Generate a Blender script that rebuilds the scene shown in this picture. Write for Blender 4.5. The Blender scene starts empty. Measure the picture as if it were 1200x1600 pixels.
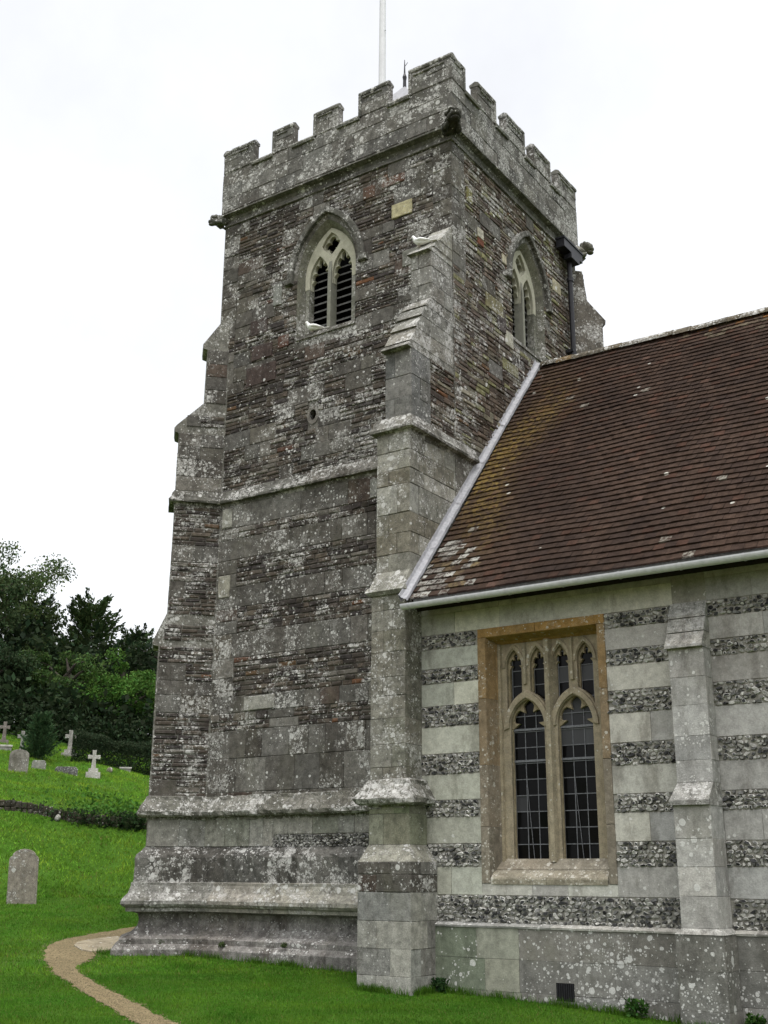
import bpy, math, random
import numpy as np
from mathutils import Vector, Matrix

R = math.radians
random.seed(7)
rng = np.random.default_rng(7)
scene = bpy.context.scene
col = scene.collection

# ------------------------------------------------------------------ camera
cam_d = bpy.data.cameras.new("camera")
cam_d.sensor_fit = 'AUTO'; cam_d.sensor_width = 36.0
cam_d.lens = 1794.0 / 1600.0 * 36.0
cam_d.clip_end = 3000.0
cam = bpy.data.objects.new("camera", cam_d); col.objects.link(cam)
def cam_axes(yaw, pitch, roll):
    cy, sy = math.cos(yaw), math.sin(yaw)
    fwd = Vector((-sy*math.cos(pitch), cy*math.cos(pitch), math.sin(pitch)))
    r = Vector((cy, sy, 0)); u = r.cross(fwd)
    c, s = math.cos(roll), math.sin(roll)
    return c*r + s*u, -s*r + c*u, fwd
r_, u_, f_ = cam_axes(R(34.2), R(17.58), R(0.32))
cam.matrix_world = Matrix(((r_.x, u_.x, -f_.x, 0), (r_.y, u_.y, -f_.y, 0), (r_.z, u_.z, -f_.z, 1.6), (0, 0, 0, 1)))
scene.camera = cam

# ------------------------------------------------------------------ world, sun, exposure (overcast)
SUN_EL, SUN_AZ = 74.0, 135.0      # azimuth clockwise from +Y
world = bpy.data.worlds.new("World"); scene.world = world; world.use_nodes = True
wn = world.node_tree.nodes; wl = world.node_tree.links
sky = wn.new('ShaderNodeTexSky'); sky.sky_type = 'NISHITA'; sky.sun_disc = False
sky.sun_elevation = R(SUN_EL); sky.sun_rotation = R(SUN_AZ)
sky.air_density = 1.0; sky.dust_density = 4.0; sky.ozone_density = 1.0
hs = wn.new('ShaderNodeHueSaturation'); hs.inputs['Saturation'].default_value = 0.13
bg = wn['Background']; bg.inputs['Strength'].default_value = 0.15
wl.new(sky.outputs['Color'], hs.inputs['Color']); # thin even cloud: slow, faint changes of brightness over the sky
tc = wn.new('ShaderNodeTexCoord'); cn = wn.new('ShaderNodeTexNoise'); cn.inputs['Scale'].default_value = 2.2; cn.inputs['Detail'].default_value = 6.0; cn.inputs['Roughness'].default_value = .6
mr = wn.new('ShaderNodeMapRange'); mr.inputs['From Min'].default_value = .3; mr.inputs['From Max'].default_value = .7; mr.inputs['To Min'].default_value = .90; mr.inputs['To Max'].default_value = 1.14
cm_ = wn.new('ShaderNodeVectorMath'); cm_.operation = 'SCALE'
wl.new(tc.outputs['Generated'], cn.inputs['Vector']); wl.new(cn.outputs['Fac'], mr.inputs['Value'])
wl.new(hs.outputs['Color'], cm_.inputs[0]); wl.new(mr.outputs['Result'], cm_.inputs['Scale']); wl.new(cm_.outputs[0], bg.inputs['Color'])
sun_d = bpy.data.lights.new("sun", 'SUN'); sun_d.energy = 0.5; sun_d.angle = R(24); sun_d.color = (1.0, 0.97, 0.92)
sun = bpy.data.objects.new("sun", sun_d); col.objects.link(sun)
sd = Vector((math.sin(R(SUN_AZ))*math.cos(R(SUN_EL)), math.cos(R(SUN_AZ))*math.cos(R(SUN_EL)), math.sin(R(SUN_EL))))
sun.rotation_euler = sd.to_track_quat('Z', 'Y').to_euler()
scene.view_settings.view_transform = 'Standard'; scene.view_settings.look = 'None'
scene.view_settings.gamma = 1.0; scene.view_settings.exposure = 1.15

# ------------------------------------------------------------------ helpers: nodes
def setin(nt, node, key, v):
    s = node.inputs[key]
    if isinstance(v, bpy.types.NodeSocket): nt.links.new(v, s)
    else: s.default_value = v
class NT:
    def __init__(s, name):
        s.m = bpy.data.materials.new(name); s.m.use_nodes = True
        s.t = s.m.node_tree; s.b = s.t.nodes['Principled BSDF']
        s.geo = s.t.nodes.new('ShaderNodeNewGeometry'); s.P = s.geo.outputs['Position']
    def n(s, typ, ins=None, **kw):
        x = s.t.nodes.new(typ)
        for k, v in kw.items(): setattr(x, k, v)
        for k, v in (ins or {}).items(): setin(s.t, x, k, v)
        return x
    def math(s, op, a, b=0.0, c=None, clamp=False):
        x = s.n('ShaderNodeMath', {0: a, 1: b}, operation=op, use_clamp=clamp)
        if c is not None: setin(s.t, x, 2, c)
        return x.outputs[0]
    def noise(s, scale, detail=4, rough=.6, vec=None, dist=0.0):
        return s.n('ShaderNodeTexNoise', {'Vector': vec or s.P, 'Scale': scale, 'Detail': detail, 'Roughness': rough, 'Distortion': dist}).outputs['Fac']
    def remap(s, v, a, b, c=0.0, d=1.0, smooth=True):
        return s.n('ShaderNodeMapRange', {'Value': v, 'From Min': a, 'From Max': b, 'To Min': c, 'To Max': d}, interpolation_type='SMOOTHSTEP' if smooth else 'LINEAR').outputs['Result']
    def mix(s, f, a, b, blend='MIX'):
        x = s.n('ShaderNodeMix', {0: f, 6: a, 7: b}, data_type='RGBA', blend_type=blend)
        return x.outputs[2]
    def vmul(s, v, sc):
        return s.n('ShaderNodeVectorMath', {0: v, 1: sc}, operation='MULTIPLY').outputs[0]
    def attr(s, name='tint'):
        x = s.n('ShaderNodeAttribute'); x.attribute_name = name
        return x.outputs['Color'], x.outputs['Alpha']
    def out(s, colour, rough=.9, height=None, strength=.5, dist=.02, spec=.3, metallic=0.0):
        setin(s.t, s.b, 'Base Color', colour); setin(s.t, s.b, 'Roughness', rough)
        s.b.inputs['Specular IOR Level'].default_value = spec; s.b.inputs['Metallic'].default_value = metallic
        if height is not None:
            bp = s.n('ShaderNodeBump', {'Strength': strength, 'Distance': dist, 'Height': height})
            s.t.links.new(bp.outputs['Normal'], s.b.inputs['Normal'])
        return s.m
def C4(r, g, b): return (r, g, b, 1.0)

def stone_mat(name, crust=1.0, spots=1.0, stain=.6, green=.3, mott=.3, spotcol=(.54, .535, .51), crustcol=(.40, .393, .37), bump=.6, csc=15.0):
    """weathered stone: per-stone colour, mottling, dark algae streaks, crustose lichen (specks and rosettes)"""
    N = NT(name); tint, al = N.attr()
    nz = N.n('ShaderNodeSeparateXYZ', {0: N.geo.outputs['True Normal']}).outputs[2]
    al = N.math('MULTIPLY', al, N.remap(nz, .1, .7, 1.0, 1.25))
    big = N.noise(.9, 4, .6); mid = N.noise(8, 6, .65); fine = N.noise(55, 5, .7)
    k = N.math('MULTIPLY', N.remap(mid, .3, .7, 1-mott, 1+mott), N.remap(fine, .3, .7, 1-mott*.9, 1+mott*.9))
    c = N.mix(1.0, tint, N.n('ShaderNodeCombineColor', {0: k, 1: k, 2: k}).outputs[0], 'MULTIPLY')
    st = N.noise(2.2, 6, .7, N.vmul(N.P, (1, 1, .35)))
    sm = N.math('MULTIPLY', N.remap(st, .5, .66), stain)
    c = N.mix(sm, c, N.mix(1.0, c, C4(.42, .40, .38), 'MULTIPLY'))
    gn = N.noise(1.7, 5, .65, N.vmul(N.P, (1, 1, .6)))
    c = N.mix(N.math('MULTIPLY', N.remap(gn, .52, .72), green), c, C4(.105, .107, .062))
    # fine grey crust
    patch = N.math('MULTIPLY', N.remap(N.noise(2.6, 4, .6), .38, .60), N.remap(N.noise(.75, 3, .6, N.vmul(N.P, (1, 1, 1.6))), .36, .56, .15, 1.0))
    cr = N.noise(csc, 9, .78)
    crm = N.math('MULTIPLY', N.remap(N.math('ADD', cr, N.math('MULTIPLY', patch, .13)), .575, .64), N.math('MULTIPLY', al, crust), clamp=True)
    c = N.mix(N.math('MULTIPLY', crm, N.remap(fine, .35, .6, .35, 1.0)), c, C4(*crustcol))
    dk = N.noise(csc*.8, 8, .75, N.n('ShaderNodeVectorMath', {0: N.P, 1: (7.3, 3.1, 5.7)}, operation='ADD').outputs[0])
    c = N.mix(N.math('MULTIPLY', N.math('MULTIPLY', N.remap(dk, .56, .63), min(.8, crust*.65)), N.math('MULTIPLY', al, 1.6, clamp=True)), c, N.mix(1.0, c, C4(.30, .29, .28), 'MULTIPLY'))
    # rosettes
    wv = N.n('ShaderNodeTexNoise', {'Vector': N.P, 'Scale': 14.0, 'Detail': 3.0})
    wp = N.n('ShaderNodeVectorMath', {0: wv.outputs['Color'], 1: (.035, .035, .035), 2: N.P}, operation='MULTIPLY_ADD').outputs[0]
    tot = None
    for sc, rr, dens in ((7.0, .40, .24), (14.0, .44, .40), (30.0, .46, .40)):
        v = N.n('ShaderNodeTexVoronoi', {'Vector': wp, 'Scale': sc, 'Randomness': 1.0}, feature='F1')
        sep = N.n('ShaderNodeSeparateColor', {0: v.outputs['Color']})
        r = N.math('MULTIPLY', sep.outputs[0], rr)
        msk = N.remap(N.math('SUBTRACT', v.outputs['Distance'], r), 0.0, -.05)
        en = N.math('LESS_THAN', sep.outputs[1], N.math('MULTIPLY', N.math('MULTIPLY', al, spots*dens), N.remap(patch, 0, 1, .12, 2.0)))
        msk = N.math('MULTIPLY', msk, en)
        tot = msk if tot is None else N.math('MAXIMUM', tot, msk)
    lf = N.remap(N.noise(70, 3, .6), .3, .7, .55, 1.0)
    c = N.mix(N.math('MULTIPLY', tot, lf), c, C4(*spotcol))
    h = N.math('ADD', N.math('MULTIPLY', mid, .8), N.math('MULTIPLY', fine, .5))
    h = N.math('ADD', h, N.math('MULTIPLY', N.math('ADD', crm, tot), .15))
    return N.out(c, .95, h, bump, .03, .15)

def simple_mat(name, colr, rough=.6, var=.25, scale=20, spec=.3, metallic=0.0, bump=.2, usetint=False):
    N = NT(name)
    a = N.noise(scale, 5, .65)
    k = N.remap(a, .3, .7, 1-var, 1+var)
    base = N.attr()[0] if usetint else C4(*colr)
    c = N.mix(1.0, base, N.n('ShaderNodeCombineColor', {0: k, 1: k, 2: k}).outputs[0], 'MULTIPLY')
    return N.out(c, rough, a, bump, .01, spec, metallic)

M = {}
M['tower'] = stone_mat('tower_stone', .9, 2.3, .55, .18, .30)
M['plinth'] = stone_mat('plinth_stone', .95, 1.5, .85, .15, .34, csc=12.0, crustcol=(.40, .392, .37), spotcol=(.50, .495, .47))
M['ashlar'] = stone_mat('nave_ashlar', .12, 1.3, .62, .15, .16, bump=.3)
M['nave_plinth'] = stone_mat('nave_plinth_stone', .16, 2.0, .55, .2, .2, bump=.35)
M['frame'] = stone_mat('window_stone', .35, .7, .30, .10, .22, spotcol=(.48, .46, .40), crustcol=(.40, .37, .30), bump=.35)
M['flint'] = stone_mat('flint', .12, .05, .05, .10, .35, bump=.4)
M['tracery'] = stone_mat('tracery_stone', .12, .1, .15, .25, .12, bump=.25)
M['tile'] = None
M['gutter'] = simple_mat('gutter_paint', (.54, .54, .57), .45, .10, 12)
M['lead'] = simple_mat('lead', (.27, .27, .285), .6, .18, 14)
M['black_iron'] = simple_mat('black_iron', (.012, .012, .015), .45, .3, 20)
M['wood'] = simple_mat('louvre_board', (.085, .085, .08), .7, .35, 18)
M['dark'] = simple_mat('opening_shade', (.004, .004, .004), .9, .1, 5)  # near-black colour standing for the shade inside openings
M['came'] = simple_mat('lead_came', (.13, .135, .145), .5, .25, 30)
M['white'] = simple_mat('white_feather', (.72, .72, .70), .7, .08, 25)
M['pole'] = simple_mat('white_pole', (.62, .62, .64), .5, .06, 6)
M['bark'] = simple_mat('bark', (.05, .042, .033), .95, .4, 12, bump=.6)
M['bird_grey'] = simple_mat('beak', (.25, .2, .15), .6, .1, 25)

def glass_mat():
    N = NT('leaded_glass'); t, a = N.attr()
    w = N.noise(9, 3, .5)
    return N.out(N.mix(1.0, t, C4(1, 1, 1), 'MULTIPLY'), N.remap(a, 0, 1, .10, .5, False), w, .08, .02, .10)
M['glass'] = glass_mat()
def tile_mat():
    N = NT('roof_tile'); t, al = N.attr()
    mid = N.noise(9, 6, .65); fine = N.noise(60, 4, .7); big = N.noise(.7, 5, .6)
    k = N.math('MULTIPLY', N.remap(mid, .3, .7, .72, 1.28), N.remap(fine, .3, .7, .75, 1.25))
    c = N.mix(1.0, t, N.n('ShaderNodeCombineColor', {0: k, 1: k, 2: k}).outputs[0], 'MULTIPLY')
    c = N.mix(N.remap(big, .35, .75, 0, .6), c, C4(.020, .015, .013))
    wh = N.n('ShaderNodeTexVoronoi', {'Vector': N.P, 'Scale': 7.5}, feature='F1')
    sp = N.n('ShaderNodeSeparateColor', {0: wh.outputs['Color']})
    m = N.math('MULTIPLY', N.remap(wh.outputs['Distance'], .34, .24), N.math('LESS_THAN', sp.outputs[0], .009))
    c = N.mix(N.math('MULTIPLY', m, .9), c, C4(.38, .37, .33))
    # lichen where the tiles carry it
    lich = N.math('MULTIPLY', N.remap(N.noise(13, 6, .7), .42, .55), al, clamp=True)
    orange, _ = N.attr('lichen')
    c = N.mix(lich, c, orange)
    return N.out(c, .95, N.math('ADD', mid, fine), .5, .012, .03)
M['tile'] = tile_mat()
def leaf_mat(name, rough=.55, spec=.25):
    N = NT(name); t, a = N.attr()
    nt = N.t
    setin(nt, N.b, 'Base Color', t); N.b.inputs['Roughness'].default_value = rough; N.b.inputs['Specular IOR Level'].default_value = spec
    tr = N.n('ShaderNodeBsdfTranslucent', {'Color': t}); ms = N.n('ShaderNodeMixShader', {0: .25})
    nt.links.new(N.b.outputs[0], ms.inputs[1]); nt.links.new(tr.outputs[0], ms.inputs[2])
    nt.links.new(ms.outputs[0], nt.nodes['Material Output'].inputs['Surface'])
    return N.m
M['leaf'] = leaf_mat('leaf', .7, .08); M['grass'] = leaf_mat('grass_blade', .8, .04)
def lawn_mat():
    N = NT('lawn_turf')
    a = N.noise(1.1, 5, .65); b = N.noise(14, 6, .75); d = N.noise(.25, 4, .6)
    c = N.mix(N.remap(b, .35, .65), C4(.020, .050, .005), C4(.048, .110, .011))
    c = N.mix(N.remap(a, .4, .7, 0, .5), c, C4(.06, .13, .02))
    c = N.mix(N.remap(d, .5, .7, 0, .35), c, C4(.05, .08, .02))
    return N.out(c, .95, b, .8, .03, .03)
M['lawn'] = lawn_mat()
def gravel_mat():
    N = NT('path_gravel')
    v = N.n('ShaderNodeTexVoronoi', {'Vector': N.P, 'Scale': 42.0}, feature='F1')
    sp = N.n('ShaderNodeSeparateColor', {0: v.outputs['Color']})
    c = N.mix(sp.outputs[0], C4(.080, .062, .030), C4(.25, .20, .115))
    n2 = N.noise(1.8, 5, .65); c = N.mix(N.remap(n2, .4, .7, 0, .6), c, C4(.12, .098, .052))
    return N.out(c, .95, N.math('MULTIPLY', v.outputs['Distance'], -1.0), .7, .015, .1)
M['gravel'] = gravel_mat()

# ------------------------------------------------------------------ helpers: meshes
class MB:
    def __init__(s): s.v = []; s.f = []; s.c = []
    def add(s, vs, fs, c=(.2, .2, .18, .5)):
        o = len(s.v); s.v.extend([tuple(x) for x in vs])
        for f in fs: s.f.append(tuple(i+o for i in f)); s.c.append(c)
    def merge(s, other):
        o = len(s.v); s.v.extend(other.v); s.f.extend(tuple(i+o for i in f) for f in other.f); s.c.extend(other.c)
    def box(s, x0, x1, y0, y1, z0, z1, c=(.2, .2, .18, .5)):
        s.add([(x0,y0,z0),(x1,y0,z0),(x1,y1,z0),(x0,y1,z0),(x0,y0,z1),(x1,y0,z1),(x1,y1,z1),(x0,y1,z1)],
              [(3,2,1,0),(4,5,6,7),(0,1,5,4),(1,2,6,5),(2,3,7,6),(3,0,4,7)], c)
    def build(s, name, mat, parent=None, smooth=False, extra=None):
        me = bpy.data.meshes.new(name); me.from_pydata(s.v, [], s.f); me.update()
        at = me.attributes.new('tint', 'FLOAT_COLOR', 'FACE')
        at.data.foreach_set('color', np.array([(c if len(c) == 4 else (*c, .5)) for c in s.c], dtype=np.float32).ravel())
        if extra is not None:
            a2 = me.attributes.new('lichen', 'FLOAT_COLOR', 'FACE'); a2.data.foreach_set('color', np.array(extra, dtype=np.float32).ravel())
        if smooth: me.polygons.foreach_set('use_smooth', [True]*len(me.polygons))
        me.materials.append(mat)
        return link(name, me, parent)
def link(name, me, parent=None):
    o = bpy.data.objects.new(name, me); col.objects.link(o)
    if parent is not None:
        o.parent = parent
        root = parent
        off = Vector((0, 0, 0))
        while root is not None: off += root.location; root = root.parent
        o.location = -off
    return o
def empty(name, loc, label, cat, group=None):
    o = bpy.data.objects.new(name, None); col.objects.link(o); o.location = loc
    tag(o, label, cat, group); return o
def tag(o, label=None, cat=None, group=None, kind=None):
    if label: o['label'] = label
    if cat: o['category'] = cat
    if group: o['group'] = group
    if kind: o['kind'] = kind
    return o
def np_mesh(name, V, F, colr, mat, parent=None):
    """V (n,3), F (m,k) quads or tris, colr (m,3)"""
    me = bpy.data.meshes.new(name); m, k = F.shape
    me.vertices.add(len(V)); me.vertices.foreach_set('co', V.astype(np.float32).ravel())
    me.loops.add(m*k); me.loops.foreach_set('vertex_index', F.astype(np.int32).ravel())
    me.polygons.add(m); me.polygons.foreach_set('loop_start', np.arange(0, m*k, k, dtype=np.int32))
    me.update(calc_edges=True)
    at = me.attributes.new('tint', 'FLOAT_COLOR', 'FACE')
    at.data.foreach_set('color', np.hstack([colr, np.ones((m, 1))]).astype(np.float32).ravel())
    me.materials.append(mat)
    return link(name, me, parent)
class Fr:
    """wall frame: origin, U along the wall, V up, N outward (U x V)"""
    def __init__(s, O, U, V=(0, 0, 1)):
        s.O = Vector(O); s.U = Vector(U).normalized(); s.V = Vector(V).normalized(); s.N = s.U.cross(s.V)
    def p(s, u, v, n=0.0): return s.O + s.U*u + s.V*v + s.N*n
U_ = random.uniform
def jcol(c, k=.15, al=None):
    f = U_(1-k, 1+k); g = U_(.985, 1.025)
    return (c[0]*f*g, c[1]*f, c[2]*f/g, (.18+1.1*U_(0, 1)**1.2) if al is None else al)
def block(mb, fr, u0, u1, v0, v1, rel=.01, bev=.01, c=(.2, .2, .18, .5), jit=.003, back=-.03):
    j = lambda: U_(-jit, jit)
    bev = min(bev, (u1-u0)*.3, (v1-v0)*.3)
    q = [(u0, v0), (u1, v0), (u1, v1), (u0, v1)]
    q = [(a+j(), b+j()) for a, b in q]
    ins = [(q[0][0]+bev, q[0][1]+bev), (q[1][0]-bev, q[1][1]+bev), (q[2][0]-bev, q[2][1]-bev), (q[3][0]+bev, q[3][1]-bev)]
    vs = [fr.p(a, b, back) for a, b in q] + [fr.p(a, b, rel-bev*.6) for a, b in q] + [fr.p(a, b, rel+j()*.8) for a, b in ins]
    fs = [(8, 9, 10, 11)]
    for i in range(4):
        k = (i+1) % 4
        fs.append((i, k, 4+k, 4+i)); fs.append((4+i, 4+k, 8+k, 8+i))
    mb.add(vs, fs, c)
ASH = [(.100, .094, .084), (.088, .083, .074), (.128, .122, .109), (.074, .068, .060), (.100, .093, .078), (.083, .077, .066)]
RUB = [(.050, .043, .039), (.064, .054, .047), (.043, .037, .035), (.074, .061, .050), (.056, .047, .040), (.088, .074, .059)]
RUST = [(.115, .058, .032), (.105, .064, .036), (.088, .05, .036)]
BROWN = [(.092, .070, .055), (.078, .059, .047), (.11, .086, .066), (.064, .050, .042), (.12, .105, .083)]
PALE = [(.25, .245, .21), (.22, .22, .185), (.27, .265, .235), (.205, .20, .175)]
NAVE = [(.43, .422, .38), (.41, .404, .362), (.45, .44, .395), (.395, .388, .35)]
NAVEG = [(.32, .313, .295), (.345, .336, .316), (.30, .293, .278)]
KIND = {
 'ash':  dict(w=(.35, .8), joint=.004, bev=.008, rel=(.0, .012), jit=.004, pal=ASH),
 'rub':  dict(w=(.13, .46), joint=.008, bev=.016, rel=(.0, .020), jit=.010, pal=RUB),
 'brub': dict(w=(.13, .48), joint=.008, bev=.015, rel=(.0, .020), jit=.011, pal=BROWN),
 'pale': dict(w=(.32, .6), joint=.003, bev=.004, rel=(.0, .006), jit=.003, pal=PALE),
 'nave': dict(w=(.5, 1.0), joint=.002, bev=.003, rel=(.0, .004), jit=.002, pal=NAVE),
}
def pick(kind, d):
    r = random.random()
    if kind in ('rub', 'brub') and r < .018: return jcol(random.choice(RUST), .2)
    if kind == 'brub' and r < .14: return jcol((.17, .155, .115), .2)
    if kind == 'rub' and r < .12: return jcol((.12, .11, .095), .2)
    if kind == 'ash' and r < .05: return jcol((.075, .058, .048), .2, .5)
    return jcol(random.choice(d['pal']), .16)
def segs(u0, u1, blocked):
    out = [(u0, u1)]
    for a, b in blocked:
        nx = []
        for s, e in out:
            if b <= s or a >= e: nx.append((s, e)); continue
            if a > s: nx.append((s, a))
            if b < e: nx.append((b, e))
        out = nx
    return [(a, b) for a, b in out if b-a > .03]
def row(mb, fr, u0, u1, v0, v1, kind, blocked=(), colfn=None, firstw=None):
    d = KIND[kind]
    for a, b in segs(u0, u1, blocked):
        u = a; first = True
        while u < b-.001:
            w = U_(*d['w'])
            if first and firstw: w = firstw
            first = False
            if b-u-w < d['w'][0]*.7: w = b-u
            j = d['joint']
            c = pick(kind, d)
            if colfn: c = colfn(u+w/2, (v0+v1)/2, c)
            block(mb, fr, u+j, u+w-j, v0+j, v1-j, U_(*d['rel']), d['bev'], c, d['jit'])
            u += w
def mixed(mb, fr, u0, u1, v0, v1, p_ash, opening=None, rk='rub', bh=(.22, .38), colfn=None):
    """rubble brought to courses: blocks of ashlar among patches of thin rubble"""
    v = v0
    while v < v1-.02:
        H = U_(*bh)
        if v1-v-H < .16: H = v1-v
        bl = opening(v, v+H) if opening else []
        for a, b in segs(u0, u1, bl):
            u = a
            while u < b-.001:
                ash = random.random() < p_ash
                w = U_(.28, .7) if ash else U_(.5, 1.5)
                if b-u-w < .25: w = b-u
                if ash:
                    row(mb, fr, u, u+w, v, v+H, 'ash', colfn=colfn, firstw=w)
                else:
                    n = max(1, round(H/U_(.07, .115))); hh = H/n
                    for i in range(n): row(mb, fr, u, u+w, v+i*hh, v+(i+1)*hh, rk, colfn=colfn)
                u += w
        v += H
def courses(mb, fr, u0, u1, zs, kinds, opening=None, colfn=None):
    for i, k in enumerate(kinds):
        a, b = zs[i], zs[i+1]
        n = 1
        if k in ('rub', 'brub'): n = max(1, round((b-a)/.098))
        for q in range(n):
            va, vb = a+(b-a)*q/n, a+(b-a)*(q+1)/n
            row(mb, fr, u0, u1, va, vb, k, opening(va, vb) if opening else (), colfn)
def quoins(mb, fr, u0, u1, v0, v1, right=False, kind='ash', h=(.24, .38)):
    v = v0; lng = True
    while v < v1-.02:
        H = U_(*h)
        if v1-v-H < .15: H = v1-v
        w = (u1-u0) if lng else (u1-u0)*.6
        a, b = (u1-w, u1) if right else (u0, u0+w)
        d = KIND[kind]
        block(mb, fr, a+.005, b-.005, v+.005, v+H-.005, U_(.006, .016), .01, jcol(random.choice(d['pal']), .15), .003)
        lng = not lng; v += H
def flints(mb, fr, u0, u1, v0, v1, cell=.072, dark=.33):
    nv = max(1, round((v1-v0)/(cell*.74))); dv = (v1-v0)/nv
    for i in range(nv):
        u = u0 + (.0 if i % 2 else -cell*.5)
        while u < u1:
            w = cell*U_(.55, 1.7)
            cu, cv = u+w/2+U_(-.008, .008), v0+(i+.5)*dv+U_(-.012, .012)
            u += w
            if cu < u0+.02 or cu > u1-.02: continue
            n = 7; ra, rb = w*.5*U_(.9, 1.1), dv*.5*U_(.9, 1.25); ph = U_(0, 6.28); rot = U_(-.5, .5)
            ring = []
            for k in range(n):
                t = ph+k*2*math.pi/n+U_(-.38, .38); q = U_(.62, 1.15)
                x, y = ra*math.cos(t)*q, rb*math.sin(t)*q
                x, y = x*math.cos(rot)-y*math.sin(rot), x*math.sin(rot)+y*math.cos(rot)
                if cv+y < v0: y = v0-cv
                if cv+y > v1: y = v1-cv
                ring.append((x, y))
            tl = U_(-.3, .3); tm = U_(-.3, .3); q = U_(.6, .9); d = U_(.008, .03)
            vs = [fr.p(cu+x, cv+y, -.012) for x, y in ring]
            vs += [fr.p(cu+x*.95, cv+y*.95, d*.7+(x*tl+y*tm)) for x, y in ring]
            vs += [fr.p(cu+x*q, cv+y*q, d+(x*tl+y*tm)) for x, y in ring]
            rim = U_(.25, .52) if random.random() < .7 else U_(.04, .12)
            rimc = (rim, rim*.985, rim*.92, .4)
            r = random.random()
            if r < dark: k2 = U_(.015, .065); core = (k2, k2, k2*1.03, .15)
            elif r < dark+.25: k2 = U_(.08, .17); core = (k2, k2*.99, k2*.95, .3)
            else: k2 = U_(.22, .42); core = (k2, k2*.98, k2*.90, .4)
            mb.add(vs, [(k, (k+1) % n, n+(k+1) % n, n+k) for k in range(n)] + [(n+k, n+(k+1) % n, 2*n+(k+1) % n, 2*n+k) for k in range(n)], rimc)
            mb.add(vs[2*n:], [tuple(range(n))], core)
def prism(mb, fr, prof, u0, u1, c, back_open=False):
    """profile polygon in (n, v) extruded along u; prof counter-clockwise seen from +U... closed"""
    n = len(prof)
    vs = [fr.p(u0, v, nn) for nn, v in prof] + [fr.p(u1, v, nn) for nn, v in prof]
    fs = [tuple(range(n))[::-1], tuple(range(n, 2*n))]
    fs += [(i, (i+1) % n, n+(i+1) % n, n+i) for i in range(n)]
    mb.add(vs, fs, c)
def sweep(mb, path, prof, pal, seg=.22, jit=.006, stone=.8, al=None, caps=False):
    """moulding: profile (projection, z) swept along a plan path; outward is to the right of travel"""
    P = [Vector((x, y)) for x, y in path]
    pts = []; nrm = []
    dirs = [(P[i+1]-P[i]).normalized() for i in range(len(P)-1)]
    nr = [Vector((d.y, -d.x)) for d in dirs]
    for i in range(len(P)-1):
        L = (P[i+1]-P[i]).length; n = max(1, int(L/seg))
        for k in range(n):
            t = k/n
            if k == 0:
                if i == 0: m = nr[0]
                else: m = (nr[i-1]+nr[i]); m = m/ max(.2, m.dot(nr[i]))
            else: m = nr[i]
            pts.append(P[i].lerp(P[i+1], t)); nrm.append(m)
    pts.append(P[-1]); nrm.append(nr[-1])
    k = len(prof); vs = []
    for i, (p, m) in enumerate(zip(pts, nrm)):
        for q, (o, z) in enumerate(prof):
            oo = o+(U_(-jit, jit) if 0 < q < k-1 else 0); zz = z+(U_(-jit, jit)*.6 if 0 < q < k-1 else 0)
            vs.append((p.x+m.x*oo, p.y+m.y*oo, zz))
    acc = 0; c = jcol(random.choice(pal), .15, al)
    base = len(mb.v); mb.v.extend(vs)
    for i in range(len(pts)-1):
        acc += (pts[i+1]-pts[i]).length
        if acc > stone: acc = U_(-.15, .15); c = jcol(random.choice(pal), .15, al)
        for q in range(k-1):
            a = base+i*k+q; b = base+(i+1)*k+q
            mb.f.append((a, a+1, b+1, b)); mb.c.append(c)
    if caps:
        mb.f.append(tuple(base+q for q in range(k))[::-1]); mb.c.append(c)
        mb.f.append(tuple(base+(len(pts)-1)*k+q for q in range(k))); mb.c.append(c)
def pieces(ws, gap=.5):
    """split stacked weathering slabs into one mesh per set-off"""
    out = []; last = None
    for i in range(0, len(ws.v), 8):
        z = min(v[2] for v in ws.v[i:i+8]); zt = max(v[2] for v in ws.v[i:i+8])
        if last is None or z > last+gap: out.append(MB())
        m = out[-1]; o = len(m.v)
        m.v.extend(ws.v[i:i+8])
        for f, c in zip(ws.f, ws.c):
            if i <= f[0] < i+8: m.f.append(tuple(q-i+o for q in f)); m.c.append(c)
        last = max(zt, last or zt)
    return out
def tube(mb, pts, r, n=8, c=(.2, .2, .2, .5), caps=True):
    P = [Vector(p) for p in pts]; rr = r if isinstance(r, (list, tuple)) else [r]*len(P)
    rings = []
    for i, p in enumerate(P):
        d = (P[min(i+1, len(P)-1)]-P[max(i-1, 0)]).normalized()
        a = d.cross(Vector((0, 0, 1)) if abs(d.z) < .9 else Vector((1, 0, 0))).normalized(); b = d.cross(a)
        rings.append([p+(a*math.cos(2*math.pi*k/n)+b*math.sin(2*math.pi*k/n))*rr[i] for k in range(n)])
    vs = [v for g in rings for v in g]; fs = []
    for i in range(len(P)-1):
        for k in range(n): fs.append((i*n+k, (i+1)*n+k, (i+1)*n+(k+1) % n, i*n+(k+1) % n))
    if caps: fs += [tuple(range(n)), tuple(range((len(P)-1)*n, len(P)*n))[::-1]]
    mb.add(vs, fs, c)
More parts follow.
